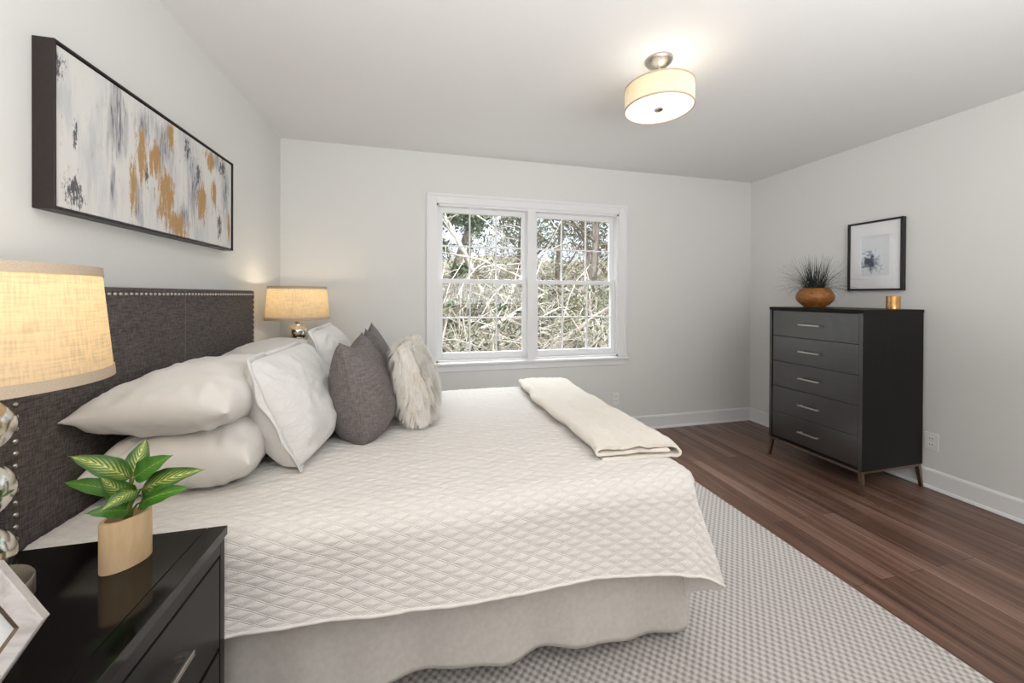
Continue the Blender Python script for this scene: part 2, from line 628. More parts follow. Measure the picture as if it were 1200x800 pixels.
def mat_marble():
    m, nt, out = new_mat('pale_marble')
    b = N(nt, 'ShaderNodeBsdfPrincipled')
    n = N(nt, 'ShaderNodeTexNoise', Scale=1.0, Detail=6.0, Distortion=1.6)
    nt.links.new(coords(nt, (14, 40, 22)), n.inputs['Vector'])
    rp = N(nt, 'ShaderNodeValToRGB')
    e = rp.color_ramp.elements
    e[0].position = 0.33; e[0].color = srgb(180, 172, 168)
    e[1].position = 0.52; e[1].color = srgb(208, 202, 199)
    nt.links.new(n.outputs['Fac'], rp.inputs[0])
    nt.links.new(rp.outputs[0], b.inputs['Base Color'])
    b.inputs['Roughness'].default_value = 0.4
    nt.links.new(b.outputs[0], out.inputs[0])
    return m


GOLD = [[1.628, 1.763, .020, .075], [1.698, 1.768, .030, .055], [1.793, 1.897, .020, .04], [1.768, 1.65, .045, .085], [1.836, 1.546, .05, .045],
        [2.014, 1.687, .03, .07], [2.089, 1.903, .03, .045], [2.118, 1.751, .016, .06], [2.264, 1.621, .012, .06], [1.589, 1.642, .014, .07]]
DARK = [[1.358, 1.561, .035, .05], [1.981, 1.80, .024, .075], [1.655, 1.709, .01, .05], [2.169, 1.604, .022, .085], [1.901, 1.89, .03, .05],
        [2.194, 1.906, .035, .06], [1.312, 1.904, .018, .04], [1.362, 1.733, .008, .05]]
GREY = [[1.517, 1.85, .05, .16], [1.615, 1.573, .03, .10], [1.641, 1.879, .05, .07], [2.142, 1.928, .03, .06], [1.882, 1.588, .05, .06], [2.23, 1.8, .05, .15], [1.75, 1.85, .06, .1], [1.95, 1.75, .05, .18], [1.5, 1.62, .015, .08]]


def mat_painting():
    m, nt, out = new_mat('abstract_brushed_paint')
    b = N(nt, 'ShaderNodeBsdfPrincipled')
    v = coords(nt)
    sp = N(nt, 'ShaderNodeSeparateXYZ')
    nt.links.new(v, sp.inputs[0])
    Y, Z = sp.outputs[1], sp.outputs[2]

    def noise(sy, sz, det=5.0, off=0.0, rough=0.6):
        t = N(nt, 'ShaderNodeTexNoise', Scale=1.0, Detail=det, Roughness=rough)
        nt.links.new(coords(nt, (1, sy, sz), (off, off, off)), t.inputs['Vector'])
        return t.outputs['Fac']

    def blobs(lst):
        tot = None
        for y, z, ry, rz in lst:
            dy = math_node(nt, 'DIVIDE', math_node(nt, 'SUBTRACT', Y, y), ry)
            dz = math_node(nt, 'DIVIDE', math_node(nt, 'SUBTRACT', Z, z), rz)
            d = math_node(nt, 'ADD', math_node(nt, 'MULTIPLY', dy, dy), math_node(nt, 'MULTIPLY', dz, dz))
            g = math_node(nt, 'EXPONENT', math_node(nt, 'MULTIPLY', d, -0.6))
            tot = g if tot is None else math_node(nt, 'MAXIMUM', tot, g)
        return tot

    def mask(bl, ns, w, lo, hi):
        f = math_node(nt, 'ADD', bl, math_node(nt, 'MULTIPLY', math_node(nt, 'SUBTRACT', ns, 0.5), w))
        r = N(nt, 'ShaderNodeMapRange', interpolation_type='SMOOTHSTEP')
        nt.links.new(f, r.inputs[0])
        r.inputs[1].default_value = lo; r.inputs[2].default_value = hi
        return r.outputs[0]

    streak = noise(60, 7)
    streak2 = noise(150, 14, 6, 3.1)
    patch = noise(75, 15, 7, 7.7, 0.75)
    base = mix_col(nt, mask(0.5 if False else noise(9, 3, 3, 1.3), streak, 0.6, 0.45, 0.75), srgb(222, 220, 216), srgb(200, 200, 202))
    base = mix_col(nt, mask(blobs(GREY), streak, 2.0, 0.40, 1.15), base, srgb(178, 178, 181))
    base = mix_col(nt, mask(blobs(GREY), streak2, 3.2, 0.85, 1.3), base, srgb(118, 118, 124))
    base = mix_col(nt, mask(blobs(GOLD), patch, 3.0, 0.28, 0.70), base, srgb(180, 143, 94))
    base = mix_col(nt, mask(blobs(DARK), noise(110, 34, 6, 5.5, 0.75), 3.2, 0.62, 0.95), base, srgb(88, 86, 92))
    nt.links.new(base, b.inputs['Base Color'])
    b.inputs['Roughness'].default_value = 0.6
    bp = N(nt, 'ShaderNodeBump', Strength=0.3, Distance=0.002)
    nt.links.new(patch, bp.inputs['Height'])
    nt.links.new(bp.outputs[0], b.inputs['Normal'])
    nt.links.new(b.outputs[0], out.inputs[0])
    return m


def mat_print():
    """soft blue-grey ink wash on white paper; object coords y, z."""
    m, nt, out = new_mat('ink_wash_print')
    b = N(nt, 'ShaderNodeBsdfPrincipled')
    v = coords(nt)
    sp = N(nt, 'ShaderNodeSeparateXYZ')
    nt.links.new(v, sp.inputs[0])
    n = N(nt, 'ShaderNodeTexNoise', Scale=1.0, Detail=5.0, Distortion=1.5)
    nt.links.new(coords(nt, (1, 22, 22)), n.inputs['Vector'])
    dy = math_node(nt, 'DIVIDE', math_node(nt, 'SUBTRACT', sp.outputs[1], 2.085), 0.05)
    dz = math_node(nt, 'DIVIDE', math_node(nt, 'SUBTRACT', sp.outputs[2], 1.53), 0.07)
    d = math_node(nt, 'ADD', math_node(nt, 'MULTIPLY', dy, dy), math_node(nt, 'MULTIPLY', dz, dz))
    g = math_node(nt, 'EXPONENT', math_node(nt, 'MULTIPLY', d, -0.7))
    f = math_node(nt, 'ADD', g, math_node(nt, 'MULTIPLY', math_node(nt, 'SUBTRACT', n.outputs['Fac'], 0.5), 2.2))
    rp = N(nt, 'ShaderNodeValToRGB')
    e = rp.color_ramp.elements
    e[0].position = 0.3; e[0].color = srgb(226, 228, 230)
    e[1].position = 1.0; e[1].color = srgb(52, 56, 72)
    k = e.new(0.6); k.color = srgb(160, 172, 186)
    nt.links.new(f, rp.inputs[0])
    nt.links.new(rp.outputs[0], b.inputs['Base Color'])
    b.inputs['Roughness'].default_value = 0.8
    nt.links.new(b.outputs[0], out.inputs[0])
    return m



def mat_quilt(name, color, fams, off, w, strength, dist):
    """stitched cloth: pairs of sunk stitch lines; fams = (ku, kv) wave numbers per metre of the UVs."""
    m, nt, out = new_mat(name)
    b = N(nt, 'ShaderNodeBsdfPrincipled')
    b.inputs['Base Color'].default_value = color
    b.inputs['Roughness'].default_value = 0.9
    b.inputs['Sheen Weight'].default_value = 0.15
    uv = N(nt, 'ShaderNodeUVMap')
    sp = N(nt, 'ShaderNodeSeparateXYZ')
    nt.links.new(uv.outputs[0], sp.inputs[0])
    tot = None
    for ku, kv in fams:
        sc = 1 / math.hypot(ku, kv)
        v = math_node(nt, 'ADD', math_node(nt, 'MULTIPLY', sp.outputs[0], ku), math_node(nt, 'MULTIPLY', sp.outputs[1], kv))
        d = math_node(nt, 'ABSOLUTE', math_node(nt, 'SUBTRACT', v, math_node(nt, 'ROUND', v)))
        d = math_node(nt, 'ABSOLUTE', math_node(nt, 'SUBTRACT', math_node(nt, 'MULTIPLY', d, sc), off))
        g = math_node(nt, 'MAXIMUM', math_node(nt, 'SUBTRACT', 1.0, math_node(nt, 'DIVIDE', d, w)), 0.0)
        tot = g if tot is None else math_node(nt, 'MAXIMUM', tot, g)
    n = N(nt, 'ShaderNodeTexNoise', Scale=160.0, Detail=4.0)
    nt.links.new(uv.outputs[0], n.inputs['Vector'])
    n2 = N(nt, 'ShaderNodeTexNoise', Scale=40.0, Detail=2.0)
    nt.links.new(uv.outputs[0], n2.inputs['Vector'])
    h = math_node(nt, 'SUBTRACT', math_node(nt, 'MULTIPLY', n.outputs['Fac'], 0.5), tot)
    h = math_node(nt, 'ADD', h, math_node(nt, 'MULTIPLY', n2.outputs['Fac'], 1.0))
    bp = N(nt, 'ShaderNodeBump', Strength=strength, Distance=dist)
    nt.links.new(h, bp.inputs['Height'])
    nt.links.new(bp.outputs[0], b.inputs['Normal'])
    nt.links.new(b.outputs[0], out.inputs[0])
    return m


M['quilt'] = mat_quilt('white_quilted_cotton', srgb(231, 226, 220), ((1 / 0.070, 1 / 0.037), (1 / 0.070, -1 / 0.037)), 0.0028, 0.0020, 0.6, 0.0020)
M['shamquilt'] = mat_quilt('pale_grey_quilted_cotton', srgb(228, 226, 223), ((0, 22), (19, 11), (19, -11), (22, 0), (11, 19), (11, -19)), 0.0, 0.0017, 0.5, 0.0016)
M['floor'] = mat_floor()
M['rug'] = mat_rug()
M['greylinen'] = mat_weave('charcoal_linen', srgb(98, 92, 91), srgb(132, 125, 122), 300.0, 0.35)
M['headboard'] = mat_weave('charcoal_upholstery', srgb(60, 54, 53), srgb(104, 96, 93), 330.0, 0.5)
M['shade'] = mat_shade('linen_lampshade', (0.80, 0.62, 0.36, 1), srgb(208, 195, 176))
M['drum'] = mat_shade('cream_drum_shade', (0.92, 0.80, 0.58, 1), srgb(232, 220, 196), 500.0, 0.55)
M['diffuser'] = mat_emit('lit_diffuser', (1.0, 0.96, 0.90, 1), 1.0)
M['glass'] = mat_glass('window_glass')
M['pictureglass'] = mat_glass('picture_glass', 1.6)
M['mercury'] = mat_mercury()
M['potwood'] = mat_potwood('pale_turned_wood', srgb(206, 172, 128), srgb(228, 200, 160), (26, 26, 5))
M['vasewood'] = mat_potwood('amber_burl_wood', srgb(126, 76, 34), srgb(176, 118, 58), (34, 34, 60), 0.4)
M['marble'] = mat_marble()
M['leafvar'] = mat_leaf('variegated_leaf', srgb(56, 98, 34), srgb(206, 214, 122), 1.9)
M['leafdark'] = mat_leaf('green_leaf', srgb(56, 112, 32), srgb(140, 182, 74), 0.7)
M['painting'] = mat_painting()
M['print'] = mat_print()

# ------------------------------------------------------------------ room shell
XL, XR, YB, YF, H = -1.0142, 3.3187, 3.1497, -3.2, 2.44
WX0, WX1, WZ0, WZ1 = 0.1397, 1.8037, 0.7059, 2.0265
T = 0.14
struct('floor', MB().box(XL - T, XR + T, YF - T, YB + T, -0.08, 0.0), M['floor'])
struct('ceiling', MB().box(XL - T, XR + T, YF - T, YB + T, H, H + 0.1), M['ceiling'])
struct('wall_left', MB().box(XL - T, XL, YF - T, YB + T, 0, H), M['wall'])
struct('wall_right', MB().box(XR, XR + T, YF - T, YB + T, 0, H), M['wall'])
struct('wall_front', MB().box(XL, XR, YF - T, YF, 0, H), M['wall'])
wb_ = MB()
wb_.box(XL, WX0, YB, YB + T, 0, H).box(WX1, XR, YB, YB + T, 0, H)
wb_.box(WX0, WX1, YB, YB + T, 0, WZ0).box(WX0, WX1, YB, YB + T, WZ1, H)
struct('wall_back', wb_, M['wall'])


def baseboard(name, p0, p1, nrm):
    """profile board with a quarter-round shoe, from p0 to p1 on the floor, nrm into the room."""
    prof = [(0, 0), (0.024, 0), (0.024, 0.004), (0.020, 0.014), (0.013, 0.02), (0.013, 0.112), (0.009, 0.122), (0.004, 0.127), (0, 0.127)]
    a, b, n = Vector(p0 + (0,)), Vector(p1 + (0,)), Vector(nrm + (0,))
    vs = []
    for q in (a, b):
        for d, z in prof:
            vs.append(q + n * d + Vector((0, 0, z)))
    k = len(prof)
    fs = [tuple(range(k)), tuple(range(2 * k - 1, k - 1, -1))] + [(i, (i + 1) % k, k + (i + 1) % k, k + i) for i in range(k)]
    struct(name, MB().add(vs, fs), M['trim'])


baseboard('baseboard_back', (XL, YB), (XR, YB), (0, -1))
baseboard('baseboard_right', (XR, YF), (XR, YB), (-1, 0))
baseboard('baseboard_left', (XL, YF), (XL, YB), (1, 0))

# ------------------------------------------------------------------ window
win = thing('window_1', 'white double-hung twin window looking onto bare woods', 'window', ((WX0 + WX1) / 2, YB, WZ0), kind='structure')
CW = 0.075


def casing():
    mb = MB()
    th = [(0.0, 0.022), (CW, 0.012)]
    # three mitred casing boards, thicker at the outer edge
    for (x0, x1, z0, z1) in ((WX0 - CW, WX0, WZ0, WZ1 + CW), (WX1, WX1 + CW, WZ0, WZ1 + CW), (WX0, WX1, WZ1, WZ1 + CW)):
        mb.box(x0, x1, YB - 0.014, YB + 0.002, z0, z1, 0.003)
    mb.box(WX0 - CW - 0.006, WX0 - CW + 0.016, YB - 0.022, YB + 0.002, WZ0, WZ1 + CW + 0.006, 0.003)
    mb.box(WX1 + CW - 0.016, WX1 + CW + 0.006, YB - 0.022, YB + 0.002, WZ0, WZ1 + CW + 0.006, 0.003)
    mb.box(WX0 - CW + 0.012, WX1 + CW - 0.012, YB - 0.0215, YB + 0.002, WZ1 + CW - 0.016, WZ1 + CW + 0.006, 0.003)
    return mb


part('window_casing', casing(), M['trim'], win)
part('window_stool', MB().box(WX0 - CW - 0.025, WX1 + CW + 0.025, YB - 0.045, YB + 0.04, WZ0 - 0.022, WZ0, 0.005), M['trim'], win)
part('window_apron', MB().box(WX0 - CW, WX1 + CW, YB - 0.014, YB + 0.002, WZ0 - 0.078, WZ0 - 0.022, 0.004), M['trim'], win)
MUL = (WX0 + WX1) / 2 - 0.012
jamb = MB()
jamb.box(WX0, WX0 + 0.016, YB, YB + T, WZ0, WZ1).box(WX1 - 0.016, WX1, YB, YB + T, WZ0, WZ1)
jamb.box(WX0, WX1, YB, YB + T, WZ1 - 0.016, WZ1).box(WX0, WX1, YB, YB + T, WZ0, WZ0 + 0.016)
jamb.box(MUL - 0.035, MUL + 0.035, YB - 0.008, YB + T, WZ0, WZ1)
part('window_jamb', jamb, M['trim'], win)
ZM = 1.387
for sx0, sx1 in ((WX0 + 0.016, MUL - 0.035), (MUL + 0.035, WX1 - 0.016)):
    for (z0, z1, yy, rb, rt) in ((WZ0 + 0.016, ZM + 0.018, YB + 0.030, 0.058, 0.036), (ZM - 0.018, WZ1 - 0.016, YB + 0.068, 0.036, 0.042)):
        sb = MB()
        st = 0.036
        sb.box(sx0, sx0 + st, yy, yy + 0.034, z0, z1, 0.002).box(sx1 - st, sx1, yy, yy + 0.034, z0, z1, 0.002)
        sb.box(sx0 + st, sx1 - st, yy, yy + 0.034, z0, z0 + rb, 0.002).box(sx0 + st, sx1 - st, yy, yy + 0.034, z1 - rt, z1, 0.002)
        sash = part('window_sash', sb, M['trim'], win)
        gx0, gx1, gz0, gz1 = sx0 + st, sx1 - st, z0 + rb, z1 - rt
        mu = MB()
        for k in (1, 2):
            x = gx0 + (gx1 - gx0) * k / 3
            mu.box(x - 0.006, x + 0.006, yy + 0.008, yy + 0.026, gz0, gz1, 0.002)
        zc = (gz0 + gz1) / 2
        mu.box(gx0, gx1, yy + 0.007, yy + 0.025, zc - 0.006, zc + 0.006, 0.002)
        part('muntin_grille', mu, M['trim'], sash)
        part('window_pane', MB().box(gx0, gx1, yy + 0.015, yy + 0.019, gz0, gz1), M['glass'], sash)

# ------------------------------------------------------------------ rug
rg = MB()
rg.box(-0.35, 1.832, -1.0, 2.75, 0.0005, 0.010, 0.004)
tag(obj('area_rug', rg, M['rug']), 'large flatwoven taupe and white rug under the bed', 'rug')

# ------------------------------------------------------------------ bed
BED_Y0, BED_Y1, BED_X1 = 1.14, 2.42, 0.955
bed = thing('bed', 'full-size bed with charcoal upholstered studded headboard and linen skirt', 'bed', (0.0, 1.79, 0.0))
hb = MB().box(-1.0125, -0.924, 1.115, 2.465, 0.10, 1.288, 0.012)
headb = part('headboard', hb, M['headboard'], bed, smooth=True, angle=40)
nb = MB()
HX = -0.924


def nail(y, z):
    pr = [(0.0058, 0.0), (0.0054, 0.0022), (0.0037, 0.0040), (0.0015, 0.0048), (0.0, 0.0049)]
    vs, fs = [], []
    s = 10
    for r, d in pr[:-1]:
        for k in range(s):
            a = 2 * PI * k / s
            vs.append((HX + d, y + r * math.cos(a), z + r * math.sin(a)))
    vs.append((HX + pr[-1][1], y, z))
    for i in range(len(pr) - 2):
        for k in range(s):
            fs.append((i * s + k, i * s + (k + 1) % s, (i + 1) * s + (k + 1) % s, (i + 1) * s + k))
    b0 = (len(pr) - 2) * s
    for k in range(s):
        fs.append((b0 + k, b0 + (k + 1) % s, len(vs) - 1))
    nb.add(vs, fs)


n_top = 58
for i in range(n_top):
    nail(1.137 + (2.443 - 1.137) * i / (n_top - 1), 1.266)
for k in range(1, 27):
    z = 1.266 - k * 0.029
    nail(1.137, z)
    nail(2.443, z)
part('nailhead_trim', nb, M['nickel'], headb, smooth=True)
sm = MB()
sm.box(HX - 0.001, HX + 0.0012, 1.7965, 1.7985, 0.62, 1.284)
part('seam', sm, M['greylinen'], headb)
part('mattress', MB().box(-0.92, 0.945, 1.12, 2.44, 0.36, 0.632, 0.05), M['mattress'], bed, smooth=True, angle=60)
part('box_spring', MB().box(-0.92, 0.90, 1.20, 2.39, 0.17, 0.37, 0.02), M['mattress'], bed)
for lx in (-0.85, 0.60, 0.86):
    for ly in (1.26, 2.3):
        part('leg', MB().lathe([(0.0, 0.0), (0.026, 0.0), (0.022, 0.17), (0.0, 0.17)], (lx, ly, 0.0115), 16), M['black'], bed, smooth=True, angle=40)


def skirt():
    # path: near side head -> foot, foot side, far side
    pts = []
    xs = np.linspace(-0.90, 0.955, 150)
    for x in xs:
        pts.append((x, 1.150, 0, -1))
    for a in np.linspace(0, PI / 2, 10)[1:-1]:
        pts.append((0.955 + 0.03 * math.sin(a), 1.180 - 0.03 * math.cos(a), math.sin(a), -math.cos(a)))
    for y in np.linspace(1.180, 2.40, 90):
        pts.append((0.985, y, 1, 0))
    for x in np.linspace(0.955, -0.90, 100):
        pts.append((x, 2.425, 0, 1))
    P = np.zeros((len(pts), 22, 3))
    s = 0.0
    for i, (x, y, nx, ny) in enumerate(pts):
        if i:
            s += math.hypot(x - pts[i - 1][0], y - pts[i - 1][1])
        w = 0.013 * math.sin(s * 13.0 + 1.1 * math.sin(s * 5)) + 0.006 * math.sin(s * 31 + 2)
        zh = np.interp(x, [-0.9, -0.2, 0.026, 0.141, 0.256, 0.374, 0.585, 0.78, 0.935, 1.0], [0.13, 0.125, 0.115, 0.103, 0.098, 0.108, 0.084, 0.066, 0.052, 0.055]) if ny < 0 else 0.05
        zh += 0.006 * math.sin(s * 13 + 0.7)
        for j in range(22):
            t = j / 21
            z = 0.43 + (zh - 0.43) * t
            o = 0.004 + w * t ** 1.2 - 0.012 * t
            P[i, j] = (x + nx * o, y + ny * o, z)
    return MB().grid(P)


sk = part('bed_skirt', skirt(), M['skirt'], bed, smooth=True)
md = sk.modifiers.new('thick', 'SOLIDIFY'); md.thickness = 0.003


# ------------------------------------------------------------------ quilt
def quilt_pattern(q, p):
    W, Hh = 0.070, 0.037
    a = q / W + p / Hh
    b = q / W - p / Hh
    sc = W * Hh / math.hypot(W, Hh)
    da = np.abs(a - np.round(a)) * sc; db = np.abs(b - np.round(b)) * sc
    return 0.0022 * sstep(np.minimum(da, db), 0.002, 0.016)


def build_quilt():
    XI, YI, ZT, R = 0.893, 1.168, 0.660, 0.085
    LW = 2.385 - YI
    q = np.linspace(-(XI + 0.915), 0.36, 560)
    p = np.linspace(-(LW + 0.28), 0.37, 500)
    Q, Pp = np.meshgrid(q, p, indexing='ij')

    def prof(s, fl):
        s = np.maximum(s, 0)
        sa = R * PI / 2
        o = np.where(s < sa, R * np.sin(np.minimum(s, sa) / R), R + fl * (s - sa))
        d = np.where(s < sa, R * (1 - np.cos(np.minimum(s, sa) / R)), R + (s - sa) * math.sqrt(1 - fl * fl))
        return o, d
    xs = XI + np.minimum(Q, 0)
    hs = np.interp(xs, [-0.92, -0.45, 0.54, 0.84, 0.925], [0.76, 0.79, 0.88, 0.96, 1.0])
    pn = np.maximum(Pp, 0) * hs
    pf = np.maximum(-(Pp + LW), 0)
    qq = np.maximum(Q, 0)
    r = np.hypot(pn, qq)
    o, d = prof(r, 0.13)
    th = np.arctan2(qq, pn + 1e-9)
    th = np.where((pn <= 0) & (qq <= 0), 0, th)
    # corner fold
    e = np.maximum(r - 0.04, 0)
    Fx, Fy = 0.012 + 0.21 * e, -o - 0.02 * sstep(r, 0.1, 0.4)
    Tx, Ty = 0.02 + 0.03 * e, -0.02 + 0 * e
    k1, k2 = 0.40, 0.80
    sm1 = sstep(th, 0, k1); sm2 = sstep(th, k1, k2); sm3 = sstep(th, k2, PI / 2)
    lin1 = np.clip(th / k1, 0, 1)
    fx = np.where(th < k1, Fx * lin1, np.where(th < k2, Fx + (Tx - Fx) * sm2, Tx + (o - Tx) * sm3))
    fy = np.where(th < k1, -o + (Fy + o) * sm1, np.where(th < k2, Fy + (Ty - Fy) * sm2, Ty + (0.0 - Ty) * sm3))
    cx, cy_ = o * np.sin(th), -o * np.cos(th)
    bl = sstep(r, 0.06, 0.2)
    dx = cx * (1 - bl) + fx * bl
    dy = cy_ * (1 - bl) + fy * bl
    corner = (pn > 0) & (qq > 0)
    on, dn = prof(pn, 0.13)
    of, df = prof(pf, 0.1)
    oq, dq = prof(qq, 0.13)
    X = xs + np.where(corner, dx, np.where(qq > 0, oq, 0))
    # far corner plain cone
    rf = np.hypot(pf, qq)
    orf, drf = prof(rf, 0.12)
    thf = np.arctan2(qq, pf + 1e-9)
    fc = (pf > 0) & (qq > 0)
    X = np.where(fc, xs + orf * np.sin(thf), X)
    Yb = YI - np.clip(Pp, -LW, 0)
    Y = Yb + np.where(corner, dy, np.where(pn > 0, -on, 0))
    Y = np.where(pf > 0, Yb + of, Y)
    Y = np.where(fc, Yb + orf * np.cos(thf), Y)
    D = np.where(corner, d, np.where(pn > 0, dn, np.where(qq > 0, dq, 0)))
    D = np.where(fc, drf, np.where((pf > 0) & ~fc, df, D))
    Z = ZT - D
    # slow undulation of the top and soft drape folds on the sides
    top = (1 - sstep(np.maximum(pn, qq), 0.0, 0.05))
    Z = Z + top * (0.004 * vnoise(X * 3.1, Y * 3.7, 1.0) + 0.0022 * vnoise(X * 6, Y * 24, 4.0) + 0.0012 * vnoise(X * 20, Y * 50, 9.0))
    Y = Y - sstep(pn, 0.03, 0.3) * (0.010 * np.sin(X * 7.5 + 0.6) + 0.006 * vnoise(X * 9, Pp * 5, 2.0))
    Y = np.maximum(Y, np.interp(xs, [-0.44, -0.36], [1.065, 0.9]))          # the nightstand holds the side back
    X = X + sstep(qq, 0.03, 0.3) * ~corner * 0.010 * np.sin(Y * 9)
    P = np.stack([X, Y, Z], -1)
    gu = np.gradient(P, axis=0); gv = np.gradient(P, axis=1)
    n = np.cross(gu, gv)
    n /= np.linalg.norm(n, axis=-1, keepdims=True) + 1e-12
    n = np.where(n[100, 250, 2] < 0, -n, n)
    P = P + n * quilt_pattern(Q, Pp)[..., None]
    return P, Q, Pp


QP, QQ, QPP = build_quilt()
qm = MB().grid(QP)
quilt = tag(obj('quilt', qm, M['quilt'], smooth=True, fix=False), 'white diamond-quilted bedspread draped over the bed', 'quilt')
set_uv(quilt, np.stack([QQ, QPP], -1).reshape(-1, 2))
md = quilt.modifiers.new('thick', 'SOLIDIFY'); md.thickness = 0.006; md.offset = -1
bind = MB()
bind.tube([tuple(a) for a in QP[::3, -1]], 0.0045, 8)
part('binding', bind, M['cottonbind'], quilt, smooth=True)


# ------------------------------------------------------------------ pillows
def frame_matrix(c, lean=0.0, yaw=0.0, roll=0.0, flat=False):
    """local x across, y up, z = face normal.  lean back from vertical (rad); yaw about the vertical."""
    if flat:
        m = Matrix(((0, 1, 0), (1, 0, 0), (0, 0, -1))).transposed()   # x->y, y->x, z->-z  (right handed)
        m = Matrix(((0, -1, 0), (1, 0, 0), (0, 0, 1)))               # x->y, y->-x, z->z
    else:
        ex = Vector((0, 1, 0)); ey = Vector((-math.sin(lean), 0, math.cos(lean))); ez = Vector((math.cos(lean), 0, math.sin(lean)))
        m = Matrix((ex, ey, ez)).transposed()
    R = Matrix.Rotation(yaw, 3, 'Z') @ m @ Matrix.Rotation(roll, 3, 'Z')
    M4 = R.to_4x4()
    M4.translation = c
    return M4


def pillow_sheets(w, h, t, pinch=0.06, a=2.4, b=0.5, n=44, seed=0.0, wr=0.006, sag=0.0, chop=0.0, tf=1.0, tb=1.0, floor=None, ceil=None, corner=0.0, bottom=0.0):
    u = np.sin(np.linspace(-PI / 2, PI / 2, n))
    U, V = np.meshgrid(u, u, indexing='ij')
    X = w / 2 * U * (1 - pinch * (1 - V ** 2) * np.abs(U) ** 0.5)
    Y = h / 2 * V * (1 - pinch * (1 - U ** 2) * np.abs(V) ** 0.5)
    X = X * (1 - corner * np.abs(V) ** 6); Y = Y * (1 - corner * np.abs(U) ** 6)
    if bottom:
        X = X * (1 - bottom * np.abs(V) ** 3 * (V < 0))
        Y = Y + bottom * h * 0.35 * np.abs(U) ** 3 * np.abs(V) ** 3 * (V < 0)
    if chop:
        Y = Y - chop * sstep(V, 0.0, 1.0) * (1 - U ** 2) ** 1.5
    prof = ((1 - np.abs(U) ** a) * (1 - np.abs(V) ** a)).clip(0) ** b
    prof = prof * (1 - sag * V)
    edge = (1 - np.minimum(1 - np.abs(U), 1 - np.abs(V))) ** 3
    out = []
    for sgn, k in ((1, tf), (-1, tb)):
        wrk = vnoise(X * 14 + seed, Y * 14 + seed, sgn * 3.0 + seed) * 0.7 + vnoise(X * 34 + seed, Y * 34, seed + sgn * 7.0) * 0.5
        ang = np.arctan2(V, U)
        rad = np.hypot(U, V)
        gath = np.sin(ang * 17 + 4 * vnoise(U * 3 + seed, V * 3, seed)) * sstep(rad, 0.72, 1.2) * (1 - np.maximum(np.abs(U), np.abs(V)) ** 10)
        Z = sgn * k * t / 2 * prof + prof ** 0.6 * wr * wrk + sgn * gath * wr * 1.0
        inner = (np.abs(U) < 0.9999) & (np.abs(V) < 0.9999)
        Z = np.where(inner, Z, 0.0)
        # soft squash against what it lies on
        if sgn < 0 and floor is not None:
            Z = np.where(Z < floor, floor + (Z - floor) * 0.12, Z)
        if sgn > 0 and ceil is not None:
            Z = np.where(Z > ceil, ceil + (Z - ceil) * 0.2, Z)
        out.append(np.stack([X, Y, Z], -1))
    # edges wander a little, the same for both sheets
    wav = 0.5 * wr * vnoise(X * 20 + seed, Y * 20, seed + 2)
    bd = (np.abs(U) > 0.9999) | (np.abs(V) > 0.9999)
    for o_ in out:
        o_[..., 2] += np.where(bd, wav, 0)
    return U, V, out


def sheet_mesh(mb, A, m4, flip=False):
    R = np.array(m4.to_3x3()); tr = np.array(m4.translation)
    W = A @ R.T + tr
    mb.grid(W, flip)
    return W


def weld(o, d=0.0004):
    bm = bmesh.new(); bm.from_mesh(o.data)
    bmesh.ops.remove_doubles(bm, verts=bm.verts[:], dist=d)
    bmesh.ops.recalc_face_normals(bm, faces=bm.faces[:])
    bm.to_mesh(o.data); bm.free()
    for p in o.data.polygons:
        p.use_smooth = True


def edge_loop(A, m4):
    R = np.array(m4.to_3x3()); tr = np.array(m4.translation)
    W = A @ R.T + tr
    return [tuple(v) for v in np.concatenate([W[:, 0], W[-1, 1:], W[::-1, -1][1:], W[0, ::-1][1:]])]


def plain_pillow(name, mat, m4, w, h, t, label, cat, group=None, piping=None, **kw):
    U, V, sh = pillow_sheets(w, h, t, **kw)
    mb = MB()
    sheet_mesh(mb, sh[0], m4)
    sheet_mesh(mb, sh[1], m4, True)
    root = thing(name, label, cat, tuple(m4.translation), group)
    c = part('pillow_body', mb, mat, root, smooth=True)
    weld(c)
    if piping:
        lp = edge_loop(sh[0], m4)
        part('piping', MB().tube(lp, piping, 6, caps=False), mat, root, smooth=True)
    return root


# four sleeping pillows: the near stack and the far stack
SG = 'white sleeping pillows stacked against the headboard'
plain_pillow('bed_pillow', M['cotton'], frame_matrix((-0.705, 1.565, 0.757), flat=True, yaw=0.03), 0.60, 0.41, 0.23,
             'white cotton pillow at the bottom of the near stack, lying on the quilt', 'pillow', SG, a=3.0, b=0.42, pinch=0.09, seed=1.3, wr=0.011, floor=-0.095, ceil=0.105)
plain_pillow('bed_pillow', M['cotton'], frame_matrix((-0.715, 1.550, 0.928), flat=True, yaw=-0.03), 0.64, 0.39, 0.215,
             'white cotton pillow on top of the near stack, behind the potted plant', 'pillow', SG, a=2.6, b=0.48, pinch=0.09, seed=4.1, wr=0.011, floor=-0.085)
plain_pillow('bed_pillow', M['cotton'], frame_matrix((-0.700, 2.185, 0.755), flat=True), 0.56, 0.42, 0.25,
             'white cotton pillow at the bottom of the far stack, behind the quilted shams', 'pillow', SG, a=3.0, b=0.42, pinch=0.05, seed=8.3, wr=0.008, floor=-0.095, ceil=0.105)
plain_pillow('bed_pillow', M['cotton'], frame_matrix((-0.72, 2.175, 0.930), flat=True, yaw=0.02), 0.58, 0.40, 0.21,
             'white cotton pillow on top of the far stack, its crest showing above the near sham', 'pillow', SG, a=2.6, b=0.5, pinch=0.05, seed=12.7, wr=0.008, floor=-0.09)


